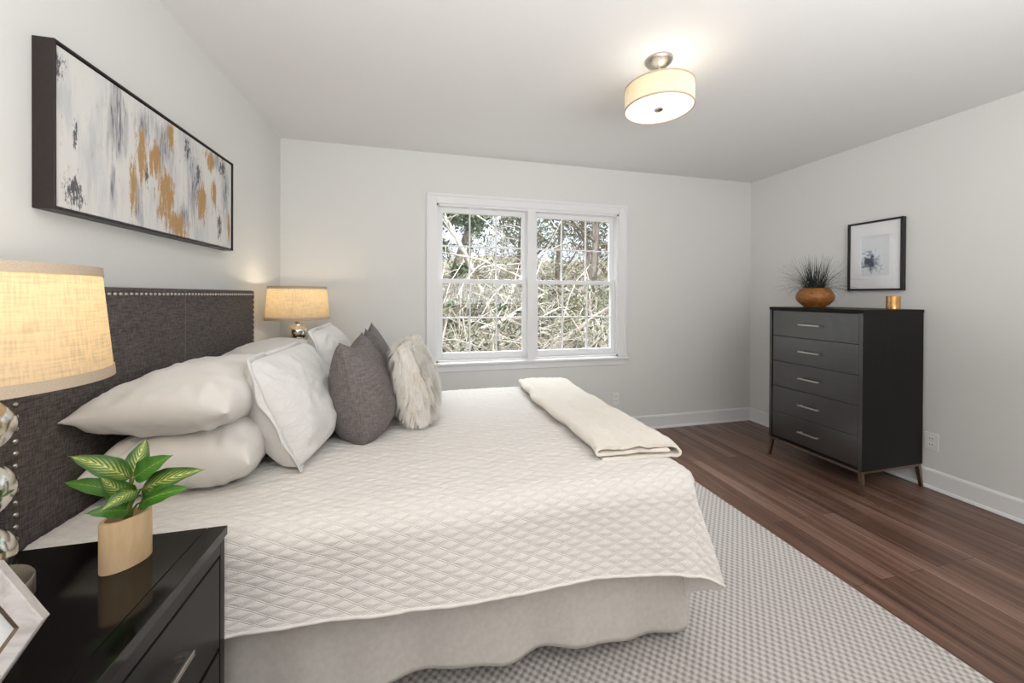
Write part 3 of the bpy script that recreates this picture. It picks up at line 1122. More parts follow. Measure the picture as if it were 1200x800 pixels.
def sham(m4, w, h, t, label, seed, **kw):
    n = 80
    U, V, sh = pillow_sheets(w, h, t, n=n, seed=seed, **kw)
    root = thing('pillow_sham', label, 'pillow sham', tuple(m4.translation), 'quilted pillow shams')
    A = sh[0]
    mb = MB(); sheet_mesh(mb, A, m4)
    f = part('front_panel', mb, M['shamquilt'], root, smooth=True)
    set_uv(f, A[..., :2].reshape(-1, 2))
    mb = MB(); sheet_mesh(mb, sh[1], m4, True)
    part('back_panel', mb, M['cotton'], root, smooth=True)
    # flange: a loose ruffled border standing past the seam
    ring = np.concatenate([A[:, 0], A[-1, 1:], A[::-1, -1][1:], A[0, ::-1][1:]])
    K = 5
    P = np.zeros((len(ring), K, 3))
    s_ = np.r_[0, np.cumsum(np.linalg.norm(np.diff(ring, axis=0), axis=1))]
    for k in range(K):
        f_ = k / (K - 1)
        P[:, k, 0] = ring[:, 0] * (1 + 0.07 * f_); P[:, k, 1] = ring[:, 1] * (1 + 0.08 * f_)
        P[:, k, 2] = ring[:, 2] + f_ * (0.010 * np.sin(s_ * 17 + seed) + 0.006 * np.sin(s_ * 41 + seed) + 0.012 * (1 - f_) )
    lowest = np.array([(m4 @ Vector(q))[2] for q in P.reshape(-1, 3)]).reshape(P.shape[:2])
    mb = MB(); W = P @ np.array(m4.to_3x3()).T + np.array(m4.translation)
    W[..., 2] = np.maximum(W[..., 2], 0.667)
    mb.grid(W)
    fl = part('flange', mb, M['shamquilt'], root, smooth=True)
    set_uv(fl, P[..., :2].reshape(-1, 2))
    md = fl.modifiers.new('thick', 'SOLIDIFY'); md.thickness = 0.005; md.offset = 0
    return root


sham(frame_matrix((-0.462, 1.685, 0.856), lean=0.40, yaw=-0.05), 0.56, 0.41, 0.25,
     'white quilted sham leaning at the near end, closest to the stacked pillows', 2.2, a=2.6, b=0.5, pinch=0.03, wr=0.010, sag=0.25, tf=0.85, tb=1.15, corner=0.05)
sham(frame_matrix((-0.445, 2.235, 0.885), lean=0.34, yaw=0.04), 0.50, 0.43, 0.22,
     'white quilted sham behind the grey pillows, mostly hidden', 5.9, a=2.6, b=0.5, pinch=0.03, wr=0.009, sag=0.25, corner=0.05)

GG = 'charcoal linen throw pillows'
plain_pillow('throw_pillow', M['greylinen'], frame_matrix((-0.245, 1.785, 0.856), lean=0.20, yaw=-0.06), 0.42, 0.45, 0.25,
             'charcoal linen square pillow in front of the near quilted sham', 'throw pillow', GG, piping=0.003, a=2.7, b=0.5, pinch=0.06, seed=21.0, wr=0.006, sag=0.25, chop=0.035, bottom=0.16)
plain_pillow('throw_pillow', M['greylinen'], frame_matrix((-0.235, 2.22, 0.868), lean=0.16, yaw=0.05), 0.44, 0.46, 0.22,
             'charcoal linen square pillow farther back, between the other charcoal pillow and the window', 'throw pillow', GG, piping=0.003, a=2.2, b=0.55, pinch=0.05, seed=33.0, wr=0.006, sag=0.3, chop=0.03, bottom=0.12)


def fur_pillow():
    m4 = frame_matrix((-0.02, 1.925, 0.852), lean=0.22, yaw=-0.10)
    w = h = 0.385
    U, V, sh = pillow_sheets(w, h, 0.17, n=40, a=2.6, b=0.5, pinch=0.02, seed=40.0, wr=0.004, sag=0.2, corner=0.06)
    root = thing('fur_pillow', 'shaggy cream faux-fur pillow in front of the charcoal pillows', 'throw pillow', tuple(m4.translation))
    mb = MB(); sheet_mesh(mb, sh[0], m4); sheet_mesh(mb, sh[1], m4, True)
    c = part('pillow_body', mb, M['fur'], root, smooth=True)
    weld(c)
    R = np.array(m4.to_3x3()); tr = np.array(m4.translation)
    r2 = np.random.default_rng(5)
    fb = MB()
    ns = 22000
    S = []
    for A, sg in ((sh[0], 1), (sh[1], -1)):
        gu = np.gradient(A, axis=0); gv = np.gradient(A, axis=1)
        nn = np.cross(gu, gv) * sg
        nn /= np.linalg.norm(nn, axis=-1, keepdims=True) + 1e-9
        S.append((A, nn))
    for k in range(ns):
        A, nn = S[0] if r2.random() < 0.72 else S[1]
        # even over the plane of the pillow
        fu, fv = r2.random(), r2.random()
        i = int((math.asin(2 * fu - 1) / PI + 0.5) * 39); j = int((math.asin(2 * fv - 1) / PI + 0.5) * 39)
        i2, j2 = min(i + 1, 39), min(j + 1, 39)
        a_, b_ = r2.random(), r2.random()
        p0 = A[i, j] * (1 - a_) * (1 - b_) + A[i2, j] * a_ * (1 - b_) + A[i, j2] * (1 - a_) * b_ + A[i2, j2] * a_ * b_
        nrm = nn[min(max(i, 1), 38), min(max(j, 1), 38)]
        p = R @ p0 + tr
        d = R @ nrm
        edge = max(abs(2 * fu - 1), abs(2 * fv - 1))
        if edge > 0.8:                       # hair at the rim stands outward
            rimd = R @ np.array([(2 * fu - 1) * (abs(2 * fu - 1) > 0.8), (2 * fv - 1) * (abs(2 * fv - 1) > 0.8), 0.0])
            d = d * 0.5 + rimd * 0.8
        cl = np.array([vnoise(p[0] * 40, p[1] * 40, p[2] * 26), vnoise(p[0] * 40 + 9, p[1] * 40, p[2] * 26), 0.0]).astype(float)
        d = d * 0.75 + cl * 0.40 + r2.normal(0, 0.16, 3)
        d /= np.linalg.norm(d)
        L = 0.034 + 0.030 * r2.random()
        pts = [p]
        dd = d.copy()
        for s in range(4):
            dd = dd + np.array([0, 0, -0.55])
            dd /= np.linalg.norm(dd)
            q = pts[-1] + dd * L / 4
            if q[2] < 0.668:
                q = q.copy(); q[2] = 0.668
            pts.append(q)
        sd = np.cross(d, np.array([0.3, 0.2, 1.0])); sd /= np.linalg.norm(sd) + 1e-9
        wd = [0.0009, 0.0010, 0.0008, 0.0005]
        base = len(fb.v)
        for s in range(4):
            fb.v.append(tuple(pts[s] - sd * wd[s])); fb.v.append(tuple(pts[s] + sd * wd[s]))
        fb.v.append(tuple(pts[4]))
        for s in range(3):
            fb.f.append((base + 2 * s, base + 2 * s + 1, base + 2 * s + 3, base + 2 * s + 2))
        fb.f.append((base + 6, base + 7, base + 8))
    f = part('fur', fb, M['fur'], root, smooth=True, fix=False)
    f['kind'] = 'stuff'
    return root


fur_pillow()


# ------------------------------------------------------------------ folded throw at the foot of the bed
def throw_blanket():
    x0, x1, zb, th = 0.625, 0.955, 0.668, 0.0125
    gap = 0.0142
    path = []

    def arc(cx, cz, r, a0, a1, n=8):
        for a in np.linspace(a0, a1, n):
            path.append((cx + r * math.cos(a), cz + r * math.sin(a)))
    # bottom layer, round the right, back left, round, right again, over the top wrap
    z = [zb + k * gap for k in range(4)]
    path += [(x0 + 0.03, z[0]), (x1 - 0.10, z[0]), (x1 - 0.02, z[0] - 0.001)]
    arc(x1 - 0.012, (z[0] + z[3]) / 2, (z[3] - z[0]) / 2, -PI / 2, PI / 2, 12)
    path += [(x1 - 0.10, z[3] + 0.002), (x1 - 0.20, z[3] + 0.003), (x0 + 0.08, z[3] + 0.001)]
    arc(x0 + 0.018, (z[2] + z[3]) / 2 - 0.004, (z[3] - z[2]) / 2 + 0.004, PI / 2, 3 * PI / 2, 8)
    path += [(x0 + 0.10, z[2] - 0.006), (x1 - 0.12, z[2] - 0.004), (x1 - 0.03, z[2] - 0.003)]
    path = np.array(path)
    # resample
    dl = np.r_[0, np.cumsum(np.hypot(*np.diff(path, axis=0).T))]
    s = np.linspace(0, dl[-1], 150)
    px = np.interp(s, dl, path[:, 0]); pz = np.interp(s, dl, path[:, 1])
    tx, tz = np.gradient(px), np.gradient(pz)
    ln = np.hypot(tx, tz); nx, nz = -tz / ln, tx / ln
    h = th / 2
    cap = 1 - np.clip(1 - np.minimum(s, dl[-1] - s) / h, 0, 1) ** 2
    k = h * np.sqrt(np.clip(cap, 0.02, 1))
    ring = np.concatenate([np.stack([px + nx * k, pz + nz * k], 1), np.stack([px - nx * k, pz - nz * k], 1)[::-1]])
    ny = 90
    ys = np.linspace(1.235, 2.395, ny)
    P = np.zeros((ny, len(ring) + 1, 3))
    for i, y in enumerate(ys):
        rr = np.vstack([ring, ring[:1]])
        e = 0.012 * math.sin(i * 0.09) + 0.006 * math.sin(i * 0.31)
        X = rr[:, 0] + e + 0.004 * vnoise(rr[:, 0] * 20, np.full(len(rr), y * 12), 1.0)
        taper = 1 - 0.45 * math.exp(-((i / 3.0) ** 2)) * 0.25 - 0.3 * math.exp(-(((ny - 1 - i) / 3.0) ** 2)) * 0.2
        Z = zb - h + (rr[:, 1] - zb + h) * taper
        Z = Z + (rr[:, 1] - zb + h) * 0.12 * vnoise(rr[:, 0] * 14, np.full(len(rr), y * 9), 6.0)
        Z = Z + 0.003 * vnoise(rr[:, 0] * 50, np.full(len(rr), y * 30), 8.0) * ((rr[:, 1] - zb) > 0.03)
        Yv = y + (0.02 * (rr[:, 0] - 0.8) / 0.17 * -1 * 0.6) + 0.004 * vnoise(rr[:, 0] * 25, rr[:, 1] * 90, 3.0)
        # the right-hand edge sags a little over the rounded foot of the bed
        sag = np.clip(X - 0.93, 0, 1) * -0.25
        P[i, :, 0], P[i, :, 1], P[i, :, 2] = X, Yv, Z + sag
    mb = MB().grid(P)
    m = len(ring)
    half = m // 2
    for row in (0, ny - 1):
        b = row * (m + 1)
        for i in range(half - 1):
            mb.f.append((b + i, b + i + 1, b + m - 2 - i, b + m - 1 - i))
    o = obj('throw_blanket', mb, M['throw'], smooth=True, angle=60)
    tag(o, 'ivory fleece throw folded lengthwise across the foot of the bed', 'throw blanket')


throw_blanket()


# ------------------------------------------------------------------ nightstands
def nightstand(y0, y1, label, group):
    x0, x1, zt = -0.985, -0.457, 0.70
    r = thing('nightstand', label, 'nightstand', ((x0 + x1) / 2, (y0 + y1) / 2, 0), group)
    W = M['blackwood']
    mb = MB()
    mb.box(x0, x1 - 0.004, y0, y0 + 0.022, 0.10, zt - 0.022, 0.002).box(x0, x1 - 0.004, y1 - 0.022, y1, 0.10, zt - 0.022, 0.002)
    mb.box(x0, x0 + 0.015, y0 + 0.02, y1 - 0.02, 0.10, zt - 0.022).box(x0, x1 - 0.02, y0 + 0.02, y1 - 0.02, 0.10, 0.12)
    mb.box(x0, x1 - 0.0045, y0 + 0.02, y1 - 0.02, zt - 0.058, zt - 0.022)
    part('carcass', mb, W, r)
    tp = MB()
    # slab with a routed line just inside its edges
    g = 0.040
    tp.box(x0, x1 - g - 0.0012, y0, y1, zt - 0.022, zt, 0.0008)
    tp.box(x1 - g, x1 + 0.002, y0, y1, zt - 0.022, zt, 0.0012)
    tp.box(x1 - g - 0.004, x1 - g + 0.004, y0 + 0.003, y1 - 0.003, zt - 0.02, zt - 0.002)
    part('top', tp, M['blacktop'], r)
    for z0, z1 in ((0.425, zt - 0.062), (0.175, 0.415)):
        d = part('drawer', MB().box(x1 - 0.35, x1 - 0.003, y0 + 0.027, y1 - 0.027, z0, z1, 0.002), W, r)
        hz = (z0 + z1) / 2 + 0.025
        hy0, hy1 = (y0 + y1) / 2 - 0.105, (y0 + y1) / 2 + 0.105
        hm = MB()
        hm.box(x1 + 0.020, x1 + 0.028, hy0, hy1, hz - 0.006, hz + 0.006, 0.0015)
        hm.box(x1 - 0.004, x1 + 0.026, hy0, hy0 + 0.012, hz - 0.006, hz + 0.006, 0.0015).box(x1 - 0.004, x1 + 0.026, hy1 - 0.012, hy1, hz - 0.006, hz + 0.006, 0.0015)
        part('handle', hm, M['nickel'], d)
    for lx in (x0 + 0.03, x1 - 0.035):
        for ly in (y0 + 0.03, y1 - 0.03):
            part('leg', MB().box(lx - 0.02, lx + 0.02, ly - 0.02, ly + 0.02, 0.0, 0.101, 0.002), W, r)
    return r


ns1 = nightstand(0.47, 1.058, 'black wooden nightstand in the foreground carrying lamp, plant and frame', 'black nightstands')
ns2 = dup_tree(ns1, (ns1.location.x, 2.775, 0))
ns2['label'] = 'black wooden nightstand beyond the bed, hidden behind the pillows'


# ------------------------------------------------------------------ table lamps
def table_lamp(c, label, group):
    x, y, z = c
    r = thing('table_lamp', label, 'table lamp', c, group)
    base = [(0.0, 0.0), (0.080, 0.0), (0.083, 0.003), (0.083, 0.034), (0.081, 0.038), (0.078, 0.037), (0.045, 0.026), (0.018, 0.026), (0.0, 0.026)]
    part('base', MB().lathe(base, c, 44), M['nickel'], r, smooth=True, angle=40)
    for zc in (0.095, 0.212, 0.328):
        pr = []
        for k in range(17):
            a = -PI / 2 + PI * k / 16
            pr.append((max(0.014, 0.063 * math.cos(a)), zc + 0.057 * math.sin(a)))
        part('glass_ball', MB().lathe(pr, c, 40), M['mercury'], r, smooth=True)
    pr = [(0.012, 0.02), (0.012, 0.037), (0.02, 0.04), (0.02, 0.044), (0.012, 0.047), (0.012, 0.155), (0.019, 0.156), (0.019, 0.160), (0.012, 0.161),
          (0.012, 0.270), (0.019, 0.271), (0.019, 0.275), (0.012, 0.276), (0.012, 0.385), (0.021, 0.387), (0.019, 0.397), (0.008, 0.400), (0.008, 0.44)]
    part('stem', MB().lathe(pr, c, 20), M['chrome'], r, smooth=True, angle=40)
    # socket, harp ring and bulb
    sk_ = MB().lathe([(0.0, 0.43), (0.016, 0.43), (0.017, 0.475), (0.0, 0.478)], c, 18)
    part('socket', sk_, M['nickel'], r, smooth=True, angle=40)
    zs0, zs1, r0, r1 = 0.405, 0.618, 0.186, 0.168
    sh = MB()
    pr = [(r0 + (r1 - r0) * k / 8, zs0 + (zs1 - zs0) * k / 8) for k in range(9)]
    sh.lathe(pr, c, 72)
    shade = part('lamp_shade', sh, M['shade'], r, smooth=True)
    for za, zb_ in ((zs0 - 0.002, zs0 + 0.018), (zs1 - 0.016, zs1 + 0.002)):
        ra = r0 + (r1 - r0) * (za - zs0) / (zs1 - zs0); rb = r0 + (r1 - r0) * (zb_ - zs0) / (zs1 - zs0)
        part('trim_band', MB().lathe([(ra - 0.002, za), (ra + 0.002, za), (rb + 0.002, zb_), (rb - 0.002, zb_)], c, 72, closed=True), M['band'], shade, smooth=True, angle=40)
    sp = MB()
    for k in range(3):
        a = 2 * PI * k / 3 + 0.4
        sp.tube([(x, y, z + zs1 - 0.02), (x + (r1 + 0.0005) * math.cos(a), y + (r1 + 0.0005) * math.sin(a), z + zs1 - 0.006)], 0.0018, 6)
    sp.tube([(x, y, z + 0.47), (x, y, z + zs1 - 0.012)], 0.003, 8)
    part('spider', sp, M['nickel'], shade)
    bl = [(0.012, 0.478), (0.014, 0.49), (0.027, 0.515), (0.030, 0.53), (0.026, 0.548), (0.014, 0.559), (0.0, 0.561)]
    part('bulb', MB().lathe(bl, c, 20), mat_emit('warm_bulb', (1, 0.82, 0.55, 1), 4.0) if 'bulb' not in M else M['bulb'], r, smooth=True)
    add_light('lamp_bulb_light', 'POINT', (x + 0.0, y, z + 0.57 + 0.012), LAMP_W, (1.0, 0.84, 0.64), shadow_soft_size=0.012)
    return r


LAMP_W = 1.4
M['bulb'] = mat_emit('warm_bulb', (1, 0.82, 0.55, 1), 4.0)
table_lamp((-0.775, 0.86, 0.70), 'mercury-glass ball lamp with linen shade in the left foreground', 'mercury-glass table lamps')
table_lamp((-0.768, 2.71, 0.70), 'mercury-glass ball lamp beyond the headboard, in the far corner', 'mercury-glass table lamps')


# ------------------------------------------------------------------ potted plant on the near nightstand
def oval_pot():
    c = Vector((-0.597, 0.958, 0.7005))
    root = thing('potted_plant', 'green variegated plant in a pale oval wooden pot on the nightstand', 'potted plant', tuple(c))
    rot = math.radians(52)
    a, b = 0.0415, 0.027

    def ring(s, z, n=56):
        out = []
        for k in range(n):
            t = 2 * PI * k / n
            ct, st = math.cos(t), math.sin(t)
            x = a * s * math.copysign(abs(ct) ** 0.92, ct); y = b * math.copysign(abs(st) ** 1.1, st) * (s if s > 0.5 else s)
            out.append((c.x + x * math.cos(rot) - y * math.sin(rot), c.y + x * math.sin(rot) + y * math.cos(rot), c.z + z))
        return out
    rings = [ring(0.02, 0), ring(0.98, 0), ring(1.0, 0.002), ring(1.0, 0.099), ring(0.985, 0.102), ring(0.80, 0.102), ring(0.78, 0.098), ring(0.76, 0.03), ring(0.02, 0.03)]
    vs = [v for r in rings for v in r]
    n = 56
    fs = []
    for i in range(len(rings) - 1):
        for k in range(n):
            fs.append((i * n + k, i * n + (k + 1) % n, (i + 1) * n + (k + 1) % n, (i + 1) * n + k))
    part('pot', MB().add(vs, fs), M['potwood'], root, smooth=True, angle=35)
    sv = MB()
    r0 = ring(0.79, 0.08)
    vs = r0 + [(c.x, c.y, c.z + 0.087)]
    sv.add(vs, [(k, (k + 1) % n, n) for k in range(n)])
    part('pebbles', sv, M['soil'], root)

    LEAVES = [((-0.594, 0.965, 0.876), (-0.668, 0.925, 0.950), 0.046, 'leafvar', 0.020),
              ((-0.599, 0.975, 0.874), (-0.593, 1.010, 0.945), 0.044, 'leafvar', 0.006),
              ((-0.585, 0.960, 0.878), (-0.513, 0.945, 0.925), 0.050, 'leafdark', 0.008),
              ((-0.580, 0.970, 0.847), (-0.450, 0.930, 0.897), 0.050, 'leafvar', 0.014),
              ((-0.579, 0.960, 0.822), (-0.462, 0.905, 0.872), 0.044, 'leafdark', 0.012),
              ((-0.588, 0.955, 0.842), (-0.606, 0.905, 0.905), 0.044, 'leafvar', 0.010),
              ((-0.604, 0.965, 0.846), (-0.712, 0.965, 0.884), 0.034, 'leafdark', 0.014),
              ((-0.588, 0.955, 0.812), (-0.636, 0.915, 0.836), 0.032, 'leafdark', 0.010),
              ((-0.575, 0.952, 0.855), (-0.594, 0.890, 0.852), 0.036, 'leafvar', 0.012)]
    pc = Vector((-0.594, 0.960, 0.775))
    for bi, (b0, t0, wd, mt, arch) in enumerate(LEAVES):
        b0, t0 = Vector(b0), Vector(t0)
        ax = (t0 - b0)
        L = ax.length
        ax.normalize()
        view = Vector((0.40, -0.75, 0.62)).normalized() if bi not in (1, 5) else Vector((0.4, -1.0, 0.25)).normalized()
        side = ax.cross(view).normalized()
        nrm = side.cross(ax).normalized()
        NL, NWd = 26, 12
        vs, uvs, fs = [], [], []
        for i in range(NL + 1):
            t = i / NL
            wv = wd / 2 * (math.sin(PI * min(1, t) ** 0.72) ** 0.85) * (1 - 0.25 * t) + 0.0006
            if t > 0.86:
                wv *= max(0.05, 1 - ((t - 0.86) / 0.14) ** 1.3)
            for j in range(NWd + 1):
                s = -1 + 2 * j / NWd
                droop = -arch * (t - 0.35) ** 2 * 2.0 + arch * 0.5 * math.sin(PI * t)
                fold = 0.22 * abs(s) * wv + 0.0016 * math.sin(t * 22 + bi) * abs(s) ** 2
                p = b0 + ax * (L * t) + side * (s * wv) + nrm * (droop + fold)
                vs.append(p); uvs.append((0.5 + s * 0.5, t))
        for i in range(NL):
            for j in range(NWd):
                q = i * (NWd + 1) + j
                fs.append((q, q + 1, q + NWd + 2, q + NWd + 1))
        o = part('leaf', MB().add(vs, fs), M[mt], root, smooth=True, fix=False)
        ul = o.data.uv_layers.new(name='UVMap')
        for lp in o.data.loops:
            ul.data[lp.index].uv = uvs[lp.vertex_index]
        sbm = MB()
        s0 = pc + Vector((random.uniform(-0.010, 0.010), random.uniform(-0.008, 0.008), 0))
        mid = (s0 + b0) / 2 + Vector((random.uniform(-0.004, 0.004), 0, 0.008))
        sbm.tube([s0, mid, b0, b0 + ax * (L * 0.12) + nrm * (arch * 0.1)], [0.0032, 0.0026, 0.0020, 0.0012], 8)
        part('stem', sbm, M['stemgreen'], root, smooth=True)


oval_pot()


# ------------------------------------------------------------------ hexagonal marble photo frame
def hex_frame():
    c = Vector((-0.625, 0.648, 0.7005))
    S, band, dep, lean = 0.105, 0.019, 0.022, math.radians(16)
    root = thing('photo_frame', 'hexagonal pale marble photo frame leaning back beside the near lamp', 'photo frame', tuple(c))
    ap = S * math.sqrt(3) / 2
    ey = Vector((0, math.sin(lean), math.cos(lean))); ez = Vector((0, -math.cos(lean), math.sin(lean))); ex = Vector((1, 0, 0))
    yw = Matrix.Rotation(math.radians(20), 3, 'Z')
    ex, ey, ez = yw @ ex, yw @ ey, yw @ ez

    def P(x, y, z):
        return c + ex * x + ey * (y + ap) + ez * z

    def hexr(s, z):
        return [P(s * math.cos(k * PI / 3), s * math.sin(k * PI / 3), z) for k in range(6)]
    mb = MB()
    so, si = S, S - band / math.cos(PI / 6)
    rs = [hexr(so, 0), hexr(so, dep - 0.002), hexr(so - 0.002, dep), hexr(si, dep), hexr(si, 0)]
    vs = [v for r in rs for v in r]
    fs = []
    for i in range(5):
        j = (i + 1) % 5
        for k in range(6):
            fs.append((i * 6 + k, i * 6 + (k + 1) % 6, j * 6 + (k + 1) % 6, j * 6 + k))
    part('frame', mb.add(vs, fs), M['marble'], root)
    lin = MB()
    rs = [hexr(si, dep - 0.001), hexr(si - 0.006, dep - 0.003), hexr(si - 0.006, 0.004), hexr(si, 0.004)]
    vs = [v for r in rs for v in r]
    lin.add(vs, [(i * 6 + k, i * 6 + (k + 1) % 6, ((i + 1) % 4) * 6 + (k + 1) % 6, ((i + 1) % 4) * 6 + k) for i in range(4) for k in range(6)])
    part('liner', lin, M['bronze'], root)
    ph = MB()
    ph.add(hexr(si - 0.0005, 0.004) + hexr(si - 0.0005, 0.002), [(0, 1, 2, 3, 4, 5), (11, 10, 9, 8, 7, 6)] + [(k, (k + 1) % 6, 6 + (k + 1) % 6, 6 + k) for k in range(6)])
    part('photo_mat', ph, M['matboard'], root)
    es = MB()
    top = P(0, 0.03, 0.0)
    foot = Vector((top.x, top.y + 0.085, c.z + 0.002))
    for dx in (-0.018, 0.018):
        es.tube([top + Vector((dx * 0.5, 0, 0)), foot + Vector((dx, 0, 0))], 0.003, 6)
    part('easel_back', es, M['black'], root)


hex_frame()


# ------------------------------------------------------------------ framed abstract painting above the bed
def wall_art():
    y0, y1, z0, z1 = 1.290, 2.299, 1.498, 1.962
    xb, xf = XL + 0.001, -0.964
    root = thing('wall_art', 'wide abstract painting in white, grey and gold above the headboard', 'painting', (xb, (y0 + y1) / 2, (z0 + z1) / 2))
    f = 0.006
    mb = MB()
    mb.box(xb, xf, y0, y0 + f, z0, z1, 0.0012).box(xb, xf, y1 - f, y1, z0, z1, 0.0012)
    mb.box(xb, xf, y0 + f, y1 - f, z0, z0 + f, 0.0012).box(xb, xf, y0 + f, y1 - f, z1 - f, z1, 0.0012)
    mb.box(xb, xb + 0.008, y0 + f, y1 - f, z0 + f, z1 - f)
    part('frame', mb, M['darkframe'], root)
    cv = part('canvas', MB().box(xb + 0.006, xf - 0.006, y0 + f + 0.004, y1 - f - 0.004, z0 + f + 0.004, z1 - f - 0.004, 0.002), M['painting'], root)
    # the paint pattern is laid out in room metres
    off = Vector(root.location)
    cv.data.transform(Matrix.Translation(off)); cv.location = -off


wall_art()


# ------------------------------------------------------------------ framed print on the right wall
def print_frame():
    y0, y1, z0, z1 = 1.880, 2.228, 1.318, 1.838
    xb, xf = XR - 0.001, 3.284
    root = thing('framed_print', 'black framed print with wide white mat on the right wall', 'framed print', (xb, (y0 + y1) / 2, (z0 + z1) / 2))
    f = 0.014
    mb = MB()
    mb.box(xf, xb, y0, y0 + f, z0, z1, 0.001).box(xf, xb, y1 - f, y1, z0, z1, 0.001)
    mb.box(xf, xb, y0 + f, y1 - f, z0, z0 + f, 0.001).box(xf, xb, y0 + f, y1 - f, z1 - f, z1, 0.001)
    part('frame', mb, M['blackframe'], root)
    yo, yi, zo, zi = y0 + f, y1 - f, z0 + f, z1 - f
    wy0, wy1, wz0, wz1 = y0 + 0.085, y1 - 0.085, z0 + 0.11, z1 - 0.11
    xm = xf + 0.012
    mt = MB()
    mt.box(xm, xm + 0.003, yo, wy0, zo, zi).box(xm, xm + 0.003, wy1, yi, zo, zi).box(xm, xm + 0.003, wy0, wy1, zo, wz0).box(xm, xm + 0.003, wy0, wy1, wz1, zi)
    part('mat', mt, M['matboard'], root)
    p = part('print', MB().box(xm + 0.003, xm + 0.006, wy0 - 0.01, wy1 + 0.01, wz0 - 0.01, wz1 + 0.01), M['print'], root)
    off = Vector(root.location)
    p.data.transform(Matrix.Translation(off)); p.location = -off
    part('glass', MB().box(xf + 0.006, xf + 0.008, yo, yi, zo, zi), M['pictureglass'], root)


print_frame()


# ------------------------------------------------------------------ chest of drawers
def dresser():
    x0, x1, y0, y1, zt, zb = 2.745, 3.293, 1.768, 2.420, 1.187, 0.150
    W = M['dressercase']
    r = thing('dresser', 'tall black five-drawer chest of drawers on bronze legs', 'chest of drawers', ((x0 + x1) / 2, (y0 + y1) / 2, 0))
    t = 0.022
    part('top', MB().box(x0 - 0.004, x1, y0 - 0.003, y1 + 0.003, zt - 0.022, zt, 0.002), W, r)
    mb = MB()
    mb.box(x0, x1, y0, y0 + t, zb, zt - 0.021, 0.0015).box(x0, x1, y1 - t, y1, zb, zt - 0.021, 0.0015)
    mb.box(x0 + 0.003, x1, y0 + t, y1 - t, zb, zb + 0.016).box(x1 - 0.01, x1, y0 + t, y1 - t, zb, zt - 0.021)
    mb.box(x0 + 0.012, x1 - 0.01, y0 + t, y1 - t, zt - 0.04, zt - 0.0215)
    part('carcass', mb, W, r)
    for ya in (y0 + 0.0005, y1 - t + 0.001):
        part('stile', MB().box(x0 - 0.0015, x0 + 0.004, ya, ya + t - 0.0015, zb, zt - 0.0225, 0.0008), M['dresserwood'], r)
    zl, zh = zb + 0.019, zt - 0.026
    st = (zh - zl) / 5
    for k in range(5):
        za, zc = zl + k * st + 0.0015, zl + (k + 1) * st - 0.0015
        d = part('drawer', MB().box(x0 + 0.004, x1 - 0.06, y0 + t + 0.003, y1 - t - 0.003, za, zc, 0.0015), M['dresserwood'], r)
        hz = (za + zc) / 2
        yc = (y0 + y1) / 2 + 0.004
        hm = MB()
        hm.box(x0 - 0.026, x0 - 0.018, yc - 0.075, yc + 0.075, hz - 0.005, hz + 0.005, 0.0015)
        for s in (-1, 1):
            hm.box(x0 - 0.020, x0 + 0.006, yc + s * 0.06 - 0.005, yc + s * 0.06 + 0.005, hz - 0.004, hz + 0.004)
        part('handle', hm, M['nickel'], d)
    rl = MB()
    rl.box(x0 + 0.004, x0 + 0.022, y0 + 0.006, y1 - 0.006, zb - 0.016, zb, 0.001).box(x1 - 0.022, x1 - 0.004, y0 + 0.006, y1 - 0.006, zb - 0.016, zb, 0.001)
    rl.box(x0 + 0.004, x1 - 0.004, y0 + 0.004, y0 + 0.022, zb - 0.016, zb, 0.001).box(x0 + 0.004, x1 - 0.004, y1 - 0.022, y1 - 0.004, zb - 0.016, zb, 0.001)
    part('base_rail', rl, M['bronze'], r)
    for sx, lx in ((-1, x0 + 0.018), (1, x1 - 0.020)):
        for sy, ly in ((-1, y0 + 0.016), (1, y1 - 0.016)):
            lb = MB()
            ox, oy = sx * 0.010, sy * 0.016
            a = 0.0125
            b = 0.008
            top = [(lx - a, ly - a, zb - 0.002), (lx + a, ly - a, zb - 0.002), (lx + a, ly + a, zb - 0.002), (lx - a, ly + a, zb - 0.002)]
            bot = [(lx + ox - b, ly + oy - b, 0.0), (lx + ox + b, ly + oy - b, 0.0), (lx + ox + b, ly + oy + b, 0.0), (lx + ox - b, ly + oy + b, 0.0)]
            lb.add(bot + top, [(3, 2, 1, 0), (4, 5, 6, 7), (0, 1, 5, 4), (1, 2, 6, 5), (2, 3, 7, 6), (3, 0, 4, 7)])
            part('leg', lb, M['bronze'], r)


dresser()


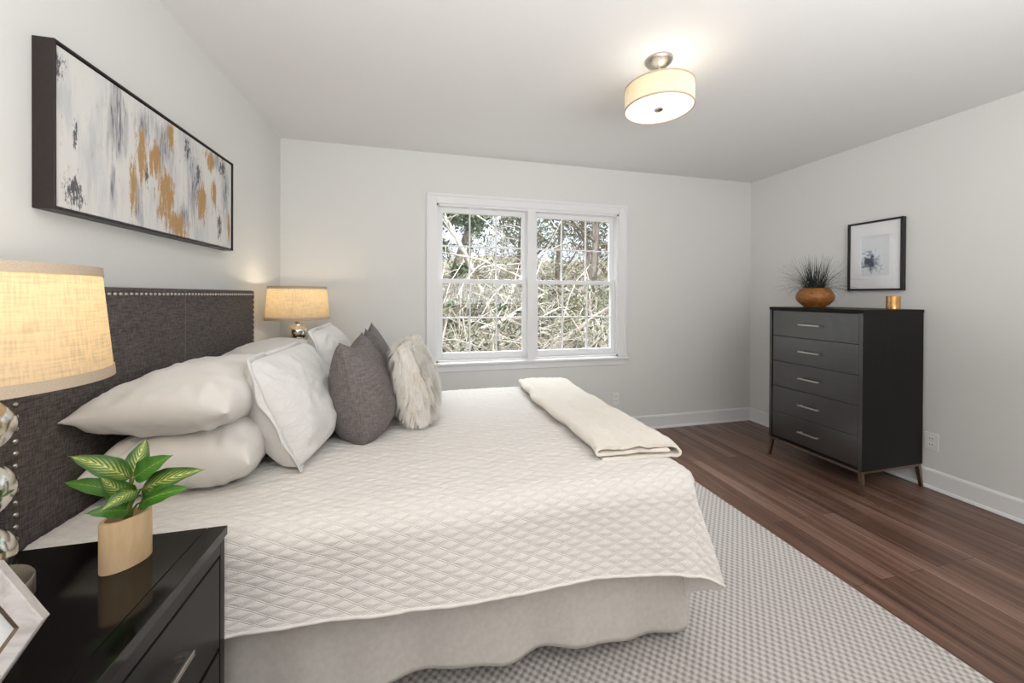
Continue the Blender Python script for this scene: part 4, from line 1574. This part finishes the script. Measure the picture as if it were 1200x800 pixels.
def grass_vase():
    c = (3.03, 2.285, 1.1875)
    r = thing('grass_pot', 'dark wispy grass in a round amber wooden pot on the dresser', 'potted plant', c)
    pr = [(0.0, 0.0), (0.062, 0.0), (0.066, 0.003), (0.090, 0.022), (0.112, 0.045), (0.123, 0.072), (0.122, 0.092), (0.112, 0.118), (0.098, 0.140), (0.088, 0.150), (0.082, 0.150), (0.088, 0.135), (0.08, 0.11), (0.0, 0.11)]
    part('pot', MB().lathe(pr, c, 56), M['vasewood'], r, smooth=True, angle=40)
    part('soil', MB().lathe([(0.086, 0.136), (0.04, 0.142), (0.0, 0.143)], c, 30), M['soil'], r, smooth=True)
    g = MB()
    r2 = random.Random(3)
    for k in range(330):
        a = r2.uniform(0, 2 * PI)
        rr = 0.062 * math.sqrt(r2.random())
        p0 = Vector((c[0] + rr * math.cos(a), c[1] + rr * math.sin(a), c[2] + 0.138))
        a2 = a + r2.uniform(-0.5, 0.5)
        tilt = r2.random() ** 1.3 * 1.15
        if r2.random() < 0.14:
            tilt += 0.35
        L = r2.uniform(0.14, 0.285) if tilt < 0.8 else r2.uniform(0.17, 0.27)
        d = Vector((math.sin(tilt) * math.cos(a2), math.sin(tilt) * math.sin(a2), math.cos(tilt)))
        pts = [p0]
        for s in range(6):
            d = (d + Vector((0, 0, -0.05 - 0.16 * math.sin(tilt)))).normalized()
            q = pts[-1] + d * (L / 6)
            pts.append(q)
        mx = max(q.x for q in pts)
        if mx > XR - 0.012:                       # the wall stops a blade
            for q in pts:
                if q.x > XR - 0.03:
                    q.x = XR - 0.03 + (q.x - XR + 0.03) * 0.05
        side = d.cross(Vector((0, 0, 1)))
        if side.length < 1e-3:
            side = Vector((1, 0, 0))
        side.normalize()
        wd = [0.0017, 0.0019, 0.0018, 0.0015, 0.0011, 0.0007, 0.0002]
        b = len(g.v)
        for i, q in enumerate(pts):
            cr = d.cross(side) * 0.0006
            g.v += [tuple(q - side * wd[i]), tuple(q + cr), tuple(q + side * wd[i])]
        for i in range(6):
            g.f += [(b + 3 * i, b + 3 * i + 1, b + 3 * i + 4, b + 3 * i + 3), (b + 3 * i + 1, b + 3 * i + 2, b + 3 * i + 5, b + 3 * i + 4)]
    gr = part('grass_blades', g, M['grassblade'], r, fix=False)
    gr['kind'] = 'stuff'


grass_vase()


def candle():
    c = (3.10, 1.823, 1.1875)
    r = thing('candle', 'small gold glass candle on the dresser below the framed print', 'candle', c)
    pr = [(0.0, 0.0), (0.033, 0.0), (0.036, 0.003), (0.036, 0.088), (0.035, 0.090), (0.033, 0.088), (0.033, 0.012), (0.0, 0.012)]
    part('jar', MB().lathe(pr, c, 40), M['candle'], r, smooth=True, angle=40)
    part('wax', MB().lathe([(0.0, 0.013), (0.0325, 0.013), (0.0325, 0.066), (0.0, 0.064)], c, 30), M['wax'], r, smooth=True, angle=40)
    part('wick', MB().tube([(c[0], c[1], c[2] + 0.063), (c[0] + 0.001, c[1], c[2] + 0.072)], 0.0009, 6), M['black'], r)


candle()


# ------------------------------------------------------------------ ceiling light
def ceiling_light():
    x, y = 1.152, 1.632
    c = (x, y, H)
    r = thing('ceiling_light', 'semi-flush cream drum ceiling light with brushed nickel canopy', 'ceiling light', c)
    pr = [(0.066, 0.0), (0.067, -0.006), (0.060, -0.016), (0.045, -0.028), (0.026, -0.036), (0.012, -0.040), (0.0, -0.040)]
    part('canopy', MB().lathe(pr, c, 44), M['nickel'], r, smooth=True, angle=50)
    part('stem', MB().lathe([(0.009, -0.038), (0.009, -0.235), (0.0, -0.235)], c, 18), M['nickel'], r, smooth=True, angle=50)
    zb, zt, R = -0.243, -0.140, 0.162
    sh = part('drum_shade', MB().lathe([(R, zb), (R, zt)], c, 80), M['drum'], r, smooth=True)
    for z0, z1 in ((zb - 0.003, zb + 0.004), (zt - 0.004, zt + 0.003)):
        part('trim_band', MB().lathe([(R - 0.002, z0), (R + 0.002, z0), (R + 0.002, z1), (R - 0.002, z1)], c, 80, closed=True), M['band'], sh, smooth=True, angle=40)
    sp = MB()
    for k in range(3):
        a = 2 * PI * k / 3 + 0.3
        sp.tube([(x, y, H + zt - 0.012), (x + R * math.cos(a), y + R * math.sin(a), H + zt - 0.004)], 0.0025, 6)
    part('spider', sp, M['nickel'], sh)
    part('diffuser', MB().lathe([(0.0, zb + 0.006), (R - 0.003, zb + 0.006), (R - 0.003, zb + 0.002), (0.0, zb + 0.002)], c, 80), M['diffuser'], r)
    part('finial', MB().lathe([(0.0, zb - 0.012), (0.012, zb - 0.011), (0.020, zb - 0.006), (0.021, zb + 0.002), (0.0, zb + 0.002)], c, 30), M['nickel'], r, smooth=True, angle=50)
    add_light('ceiling_bulb_light', 'POINT', (x + 0.05, y - 0.02, H - 0.195), CEIL_LAMP_W, (1.0, 0.85, 0.66), shadow_soft_size=0.03)


CEIL_LAMP_W = 0.65
ceiling_light()


# ------------------------------------------------------------------ wall outlets
def outlet(name, label, c, nrm):
    cx, cy, cz = c
    r = thing(name, label, 'wall outlet', c, 'wall outlets')
    w, h = 0.035, 0.0575
    if abs(nrm[1]):
        part('cover_plate', MB().box(cx - w, cx + w, cy - 0.006, cy, cz - h, cz + h, 0.002), M['plastic'], r)
        rm = MB()
        for s in (-1, 1):
            rm.box(cx - 0.017, cx + 0.017, cy - 0.008, cy - 0.005, cz + s * 0.02 - 0.0145, cz + s * 0.02 + 0.0145, 0.002)
        rc = part('receptacle', rm, M['plastic'], r)
        for s in (-1, 1):
            for q in (-0.006, 0.006):
                sl = MB().box(cx + q - 0.0012, cx + q + 0.0012, cy - 0.0085, cy - 0.0075, cz + s * 0.02 - 0.003, cz + s * 0.02 + 0.006)
                part('slot', sl, M['black'], rc)
    else:
        part('cover_plate', MB().box(cx - 0.006, cx, cy - w, cy + w, cz - h, cz + h, 0.002), M['plastic'], r)
        rm = MB()
        for s in (-1, 1):
            rm.box(cx - 0.008, cx - 0.005, cy - 0.017, cy + 0.017, cz + s * 0.02 - 0.0145, cz + s * 0.02 + 0.0145, 0.002)
        rc = part('receptacle', rm, M['plastic'], r)
        for s in (-1, 1):
            for q in (-0.006, 0.006):
                sl = MB().box(cx - 0.0085, cx - 0.0075, cy + q - 0.0012, cy + q + 0.0012, cz + s * 0.02 - 0.003, cz + s * 0.02 + 0.006)
                part('slot', sl, M['black'], rc)


outlet('wall_outlet', 'white duplex outlet on the back wall above the baseboard', (1.785, YB, 0.31), (0, -1))
outlet('wall_outlet', 'white duplex outlet on the right wall beside the dresser', (XR, 1.735, 0.31), (-1, 0))


# ------------------------------------------------------------------ outdoors
def ground_z(x, y):
    t = np.clip((y - 4.2) / 12.0, 0, 1)
    return -0.45 + 2.75 * t ** 1.1 + 0.10 * vnoise(np.asarray(x) * 0.6, np.asarray(y) * 0.6, 5.0)


gx = np.linspace(-10, 22, 70); gy = np.linspace(YB + T + 0.02, 26, 60)
GX, GY = np.meshgrid(gx, gy, indexing='ij')
P = np.stack([GX, GY, ground_z(GX, GY)], -1)
o = obj('ground_outside', MB().grid(P), M['ground'], smooth=True)
o['kind'] = 'structure'
fx = np.linspace(-30, 60, 60); fy = np.linspace(26, 70, 30)
FX, FY = np.meshgrid(fx, fy, indexing='ij')
P = np.stack([FX, FY, 2.25 + (FY - 26) * 0.14 + 0.5 * vnoise(FX * .15, FY * .15, 2.0)], -1)
o = obj('hill_field', MB().grid(P), M['hill'], smooth=True)
o['kind'] = 'structure'


def gz(x, y):
    return float(ground_z(np.array(x), np.array(y)))


def limb(mb, p, d, L, r0, r1, n=7, wob=0.12, rnd=random, up=0.0, seg=7):
    pts, rads = [Vector(p)], [r0]
    d = Vector(d).normalized()
    for i in range(n):
        d = (d + Vector((rnd.gauss(0, wob), rnd.gauss(0, wob), rnd.gauss(0, wob) + up))).normalized()
        pts.append(pts[-1] + d * (L / n))
        rads.append(r0 + (r1 - r0) * (i + 1) / n)
    mb.tube(pts, rads, seg)
    return pts, rads


def leaf_cloud(mb, c, rad, n, size, rnd):
    for k in range(n):
        p = Vector((rnd.gauss(0, 0.45), rnd.gauss(0, 0.45), rnd.gauss(0, 0.45)))
        q = Vector((c[0] + p.x * rad[0], c[1] + p.y * rad[1], c[2] + p.z * rad[2]))
        a = Vector((rnd.uniform(-1, 1), rnd.uniform(-1, 1), rnd.uniform(-1, 1))).normalized()
        b = a.cross(Vector((rnd.uniform(-1, 1), rnd.uniform(-1, 1), rnd.uniform(-1, 1)))).normalized()
        s = size * rnd.uniform(0.6, 1.4)
        i = len(mb.v)
        mb.v += [tuple(q - a * s), tuple(q + b * s * 0.35), tuple(q + a * s), tuple(q - b * s * 0.35)]
        mb.f.append((i, i + 1, i + 2, i + 3))


def tree(label, x, y, h, r, lean, mat, foliage=None, nb=7, seed=1, fl=None, group='trees in the woods outside'):
    rnd = random.Random(seed)
    z = gz(x, y) - 0.1
    root = thing('woodland_tree', label, 'tree', (x, y, z), group)
    tm = MB()
    pts, rads = limb(tm, (x, y, z), (lean[0], lean[1], 1), h, r, r * 0.45, 10, 0.06, rnd, seg=10)
    part('trunk', tm, mat, root, smooth=True)
    bm_ = MB()
    tips = []
    for k in range(nb):
        i = rnd.randint(3, 10)
        a = rnd.uniform(0, 2 * PI)
        d = (math.cos(a), math.sin(a) * 0.7, rnd.uniform(0.0, 0.9))
        p2, r2_ = limb(bm_, pts[i], d, rnd.uniform(0.25, 0.5) * h, rads[i] * 0.45, rads[i] * 0.12, 7, 0.16, rnd, 0.02)
        tips.append(p2[-1])
        for q in range(3):
            j = rnd.randint(2, 6)
            a = rnd.uniform(0, 2 * PI)
            p3, _ = limb(bm_, p2[j], (math.cos(a), math.sin(a), rnd.uniform(-0.2, 0.8)), rnd.uniform(0.1, 0.25) * h, r2_[j] * 0.5, 0.004, 5, 0.2, rnd, 0.0, 5)
            tips.append(p3[-1])
    part('branches', bm_, mat, root, smooth=True)
    if foliage:
        fm = MB()
        if fl:
            for (c, rad, n, s) in fl:
                leaf_cloud(fm, c, rad, n, s, rnd)
        else:
            for t in tips:
                leaf_cloud(fm, t, (0.5, 0.5, 0.35), 120, 0.05, rnd)
        f = part('foliage', fm, M[foliage], root, fix=False)
    return root


tree('evergreen tree outside the upper left panes', 0.35, 7.0, 4.6, 0.09, (0.05, 0.0), M['trunk'], 'evergreen', 6, 3,
     fl=[((0.65, 6.9, 2.75), (0.55, 0.5, 0.28), 1400, 0.05), ((1.05, 7.2, 2.7), (0.30, 0.4, 0.4), 700, 0.05), ((0.35, 6.9, 2.1), (0.22, 0.4, 0.22), 350, 0.05), ((0.75, 7.0, 1.75), (0.2, 0.3, 0.12), 200, 0.045)])
tree('pale leaning trunk seen through the left sash pair', 1.52, 6.6, 3.6, 0.065, (-0.16, 0.0), M['paletrunk'], None, 4, 5)
tree('slim grey tree just left of the centre mullion', 2.45, 9.5, 5.0, 0.075, (0.02, 0.0), M['trunk'], 'oliveleaf', 6, 8,
     fl=[((2.4, 9.4, 3.2), (0.6, 0.5, 0.35), 420, 0.06), ((3.0, 9.4, 2.7), (0.5, 0.5, 0.35), 260, 0.06)])
tree('grey tree with olive leaves right of the centre mullion', 3.15, 8.2, 5.0, 0.085, (0.0, 0.0), M['trunk'], 'oliveleaf', 8, 14,
     fl=[((2.9, 8.1, 2.9), (0.6, 0.5, 0.5), 420, 0.05)])
tree('dark trunk standing in the right sash middle panes', 3.45, 7.2, 4.8, 0.10, (0.03, 0.0), M['trunk'], None, 8, 18)
tree('forked grey tree outside the right-hand panes', 4.35, 8.0, 4.8, 0.12, (-0.12, 0.0), M['trunk'], 'oliveleaf', 9, 23,
     fl=[((4.2, 8.0, 2.9), (0.6, 0.5, 0.5), 420, 0.05)])
tree('slender tree at the far right edge of the view', 4.5, 6.9, 4.2, 0.06, (-0.05, 0.0), M['paletrunk'], None, 8, 29)
tree('distant tree against the sky behind the evergreen', 1.6, 13.0, 6.0, 0.10, (0.0, 0.0), M['trunk'], 'oliveleaf', 9, 31,
     fl=[((1.7, 13, 4.2), (1.0, 0.6, 0.6), 500, 0.08), ((3.3, 13, 3.4), (0.8, 0.6, 0.5), 300, 0.08)])
tree('distant grey tree behind the right sash pair', 6.0, 12.5, 6.0, 0.12, (0.0, 0.0), M['trunk'], 'oliveleaf', 10, 37,
     fl=[((5.6, 12.5, 3.6), (1.2, 0.6, 0.8), 700, 0.08), ((6.6, 12.5, 3.0), (0.9, 0.6, 0.6), 400, 0.08)])


def cane_shrub(label, x, y, n, hgt, seed, mat=None):
    rnd = random.Random(seed)
    z = gz(x, y) - 0.05
    root = thing('cane_shrub', label, 'shrub', (x, y, z), 'bare shrubs below the window')
    mb = MB()
    for k in range(n):
        a = rnd.uniform(0, 2 * PI)
        t = rnd.uniform(0.15, 1.0)
        d = Vector((math.sin(t) * math.cos(a), math.sin(t) * math.sin(a) * 0.6, math.cos(t)))
        L = hgt * rnd.uniform(0.7, 1.5)
        r0 = rnd.choice((0.007, 0.009, 0.012, 0.016, 0.022))
        pts, rads = [Vector((x + rnd.uniform(-0.2, 0.2), y + rnd.uniform(-0.2, 0.2), z))], [r0]
        m = 9
        for i in range(m):
            d = (d + Vector((rnd.gauss(0, 0.13), rnd.gauss(0, 0.13), -0.16 + rnd.gauss(0, 0.1)))).normalized()
            nx_ = pts[-1] + d * (L / m)
            nx_.y = max(nx_.y, 3.75); nx_.z = max(nx_.z, z + 0.02)
            pts.append(nx_); rads.append(r0 * (1 - 0.75 * (i + 1) / m))
        mb.tube(pts, rads, 5)
        for q in range(3):
            j = rnd.randint(3, 8)
            limb(mb, pts[j], (rnd.uniform(-1, 1), rnd.uniform(-1, 1), rnd.uniform(-0.4, 0.9)), rnd.uniform(0.2, 0.5), rads[j] * 0.6, 0.0025, 4, 0.25, rnd, -0.03, 4)
    part('canes', mb, mat or M['cane'], root, smooth=True)
    lm = MB()
    for k in range(70):
        leaf_cloud(lm, (x + rnd.uniform(-0.7, 0.7), y + rnd.uniform(-0.4, 0.4), z + rnd.uniform(0.1, hgt)), (0.14, 0.14, 0.12), 7, 0.042, rnd)
    part('leaves', lm, M[rnd.choice(('oliveleaf', 'rustleaf', 'evergreen', 'oliveleaf'))], root, fix=False)


SH = [(0.35, 4.9, 46, 1.7, 101, 'tangled bare shrub below the lower left corner pane'), (0.95, 4.7, 46, 1.6, 102, 'arching bare shrub below the left sash'),
      (1.55, 5.0, 46, 1.7, 103, 'arching bare shrub below the centre mullion'), (2.15, 4.9, 46, 1.7, 104, 'arching bare shrub below the right sash'),
      (2.75, 5.2, 46, 1.7, 105, 'tangled bare shrub below the right-hand corner pane'), (0.7, 6.2, 46, 2.0, 106, 'bare thicket behind the evergreen trunk'),
      (1.9, 6.4, 46, 2.0, 107, 'bare thicket beside the pale leaning trunk'), (3.0, 6.4, 46, 2.1, 108, 'bare thicket in front of the dark trunk'),
      (3.9, 6.6, 46, 2.1, 109, 'bare thicket in front of the forked tree'), (2.4, 8.0, 80, 2.2, 110, 'bare thicket behind the slim grey tree'),
      (4.6, 9.0, 80, 2.2, 111, 'bare thicket at the far right behind the forked tree'),
      (1.1, 9.0, 80, 2.4, 112, 'tall pale thicket on the bank behind the evergreen'), (2.2, 11.0, 80, 2.6, 113, 'tall bare thicket high on the bank, left of centre'),
      (3.6, 10.5, 80, 2.6, 114, 'tall bare thicket high on the bank, right of centre'), (5.2, 11.0, 80, 2.6, 115, 'tall bare thicket high on the bank, far right')]
for (x, y, n, hg, sd, lb) in SH:
    cane_shrub(lb, x, y, n, hg, sd, M['paletrunk'] if sd % 2 else None)


def fallen_branch(name, label, pts, r):
    mb = MB()
    mb.tube(pts, r, 9)
    o = obj(name, mb, M['paletrunk'], smooth=True)
    tag(o, label, 'branch', 'pale branches across the window view')


fallen_branch('bent_branch', 'pale bent branch arching across the lower left panes', [(0.62, 5.3, -0.4), (0.66, 5.3, 0.5), (0.85, 5.3, 0.78), (1.25, 5.35, 0.92), (1.6, 5.4, 1.15), (1.85, 5.4, 1.3)], [0.04, 0.035, 0.032, 0.028, 0.02, 0.012])
fallen_branch('bent_branch', 'pale straight branch rising across the lower right panes', [(1.55, 5.0, 0.35), (2.0, 5.0, 0.62), (2.5, 5.05, 0.95), (2.95, 5.1, 1.2)], [0.04, 0.036, 0.03, 0.015])
fallen_branch('bent_branch', 'thin dark branch slanting down across the upper left panes', [(0.3, 6.0, 1.95), (0.95, 6.0, 1.85), (1.6, 6.05, 1.6), (2.15, 6.1, 1.3)], [0.012, 0.016, 0.018, 0.012])

um = MB()
rnd_ = random.Random(77)
for k in range(6000):
    x = rnd_.uniform(-2, 8); y = rnd_.uniform(4.3, 11)
    z = gz(x, y) + abs(rnd_.gauss(0, 0.28))
    leaf_cloud(um, (x, y, z), (0.05, 0.05, 0.05), 1, 0.05, rnd_)
o = obj('undergrowth', um, M['drybrush'], fix=False)
tag(o, 'low dry olive-brown undergrowth covering the bank outside the window', 'undergrowth', kind='stuff')
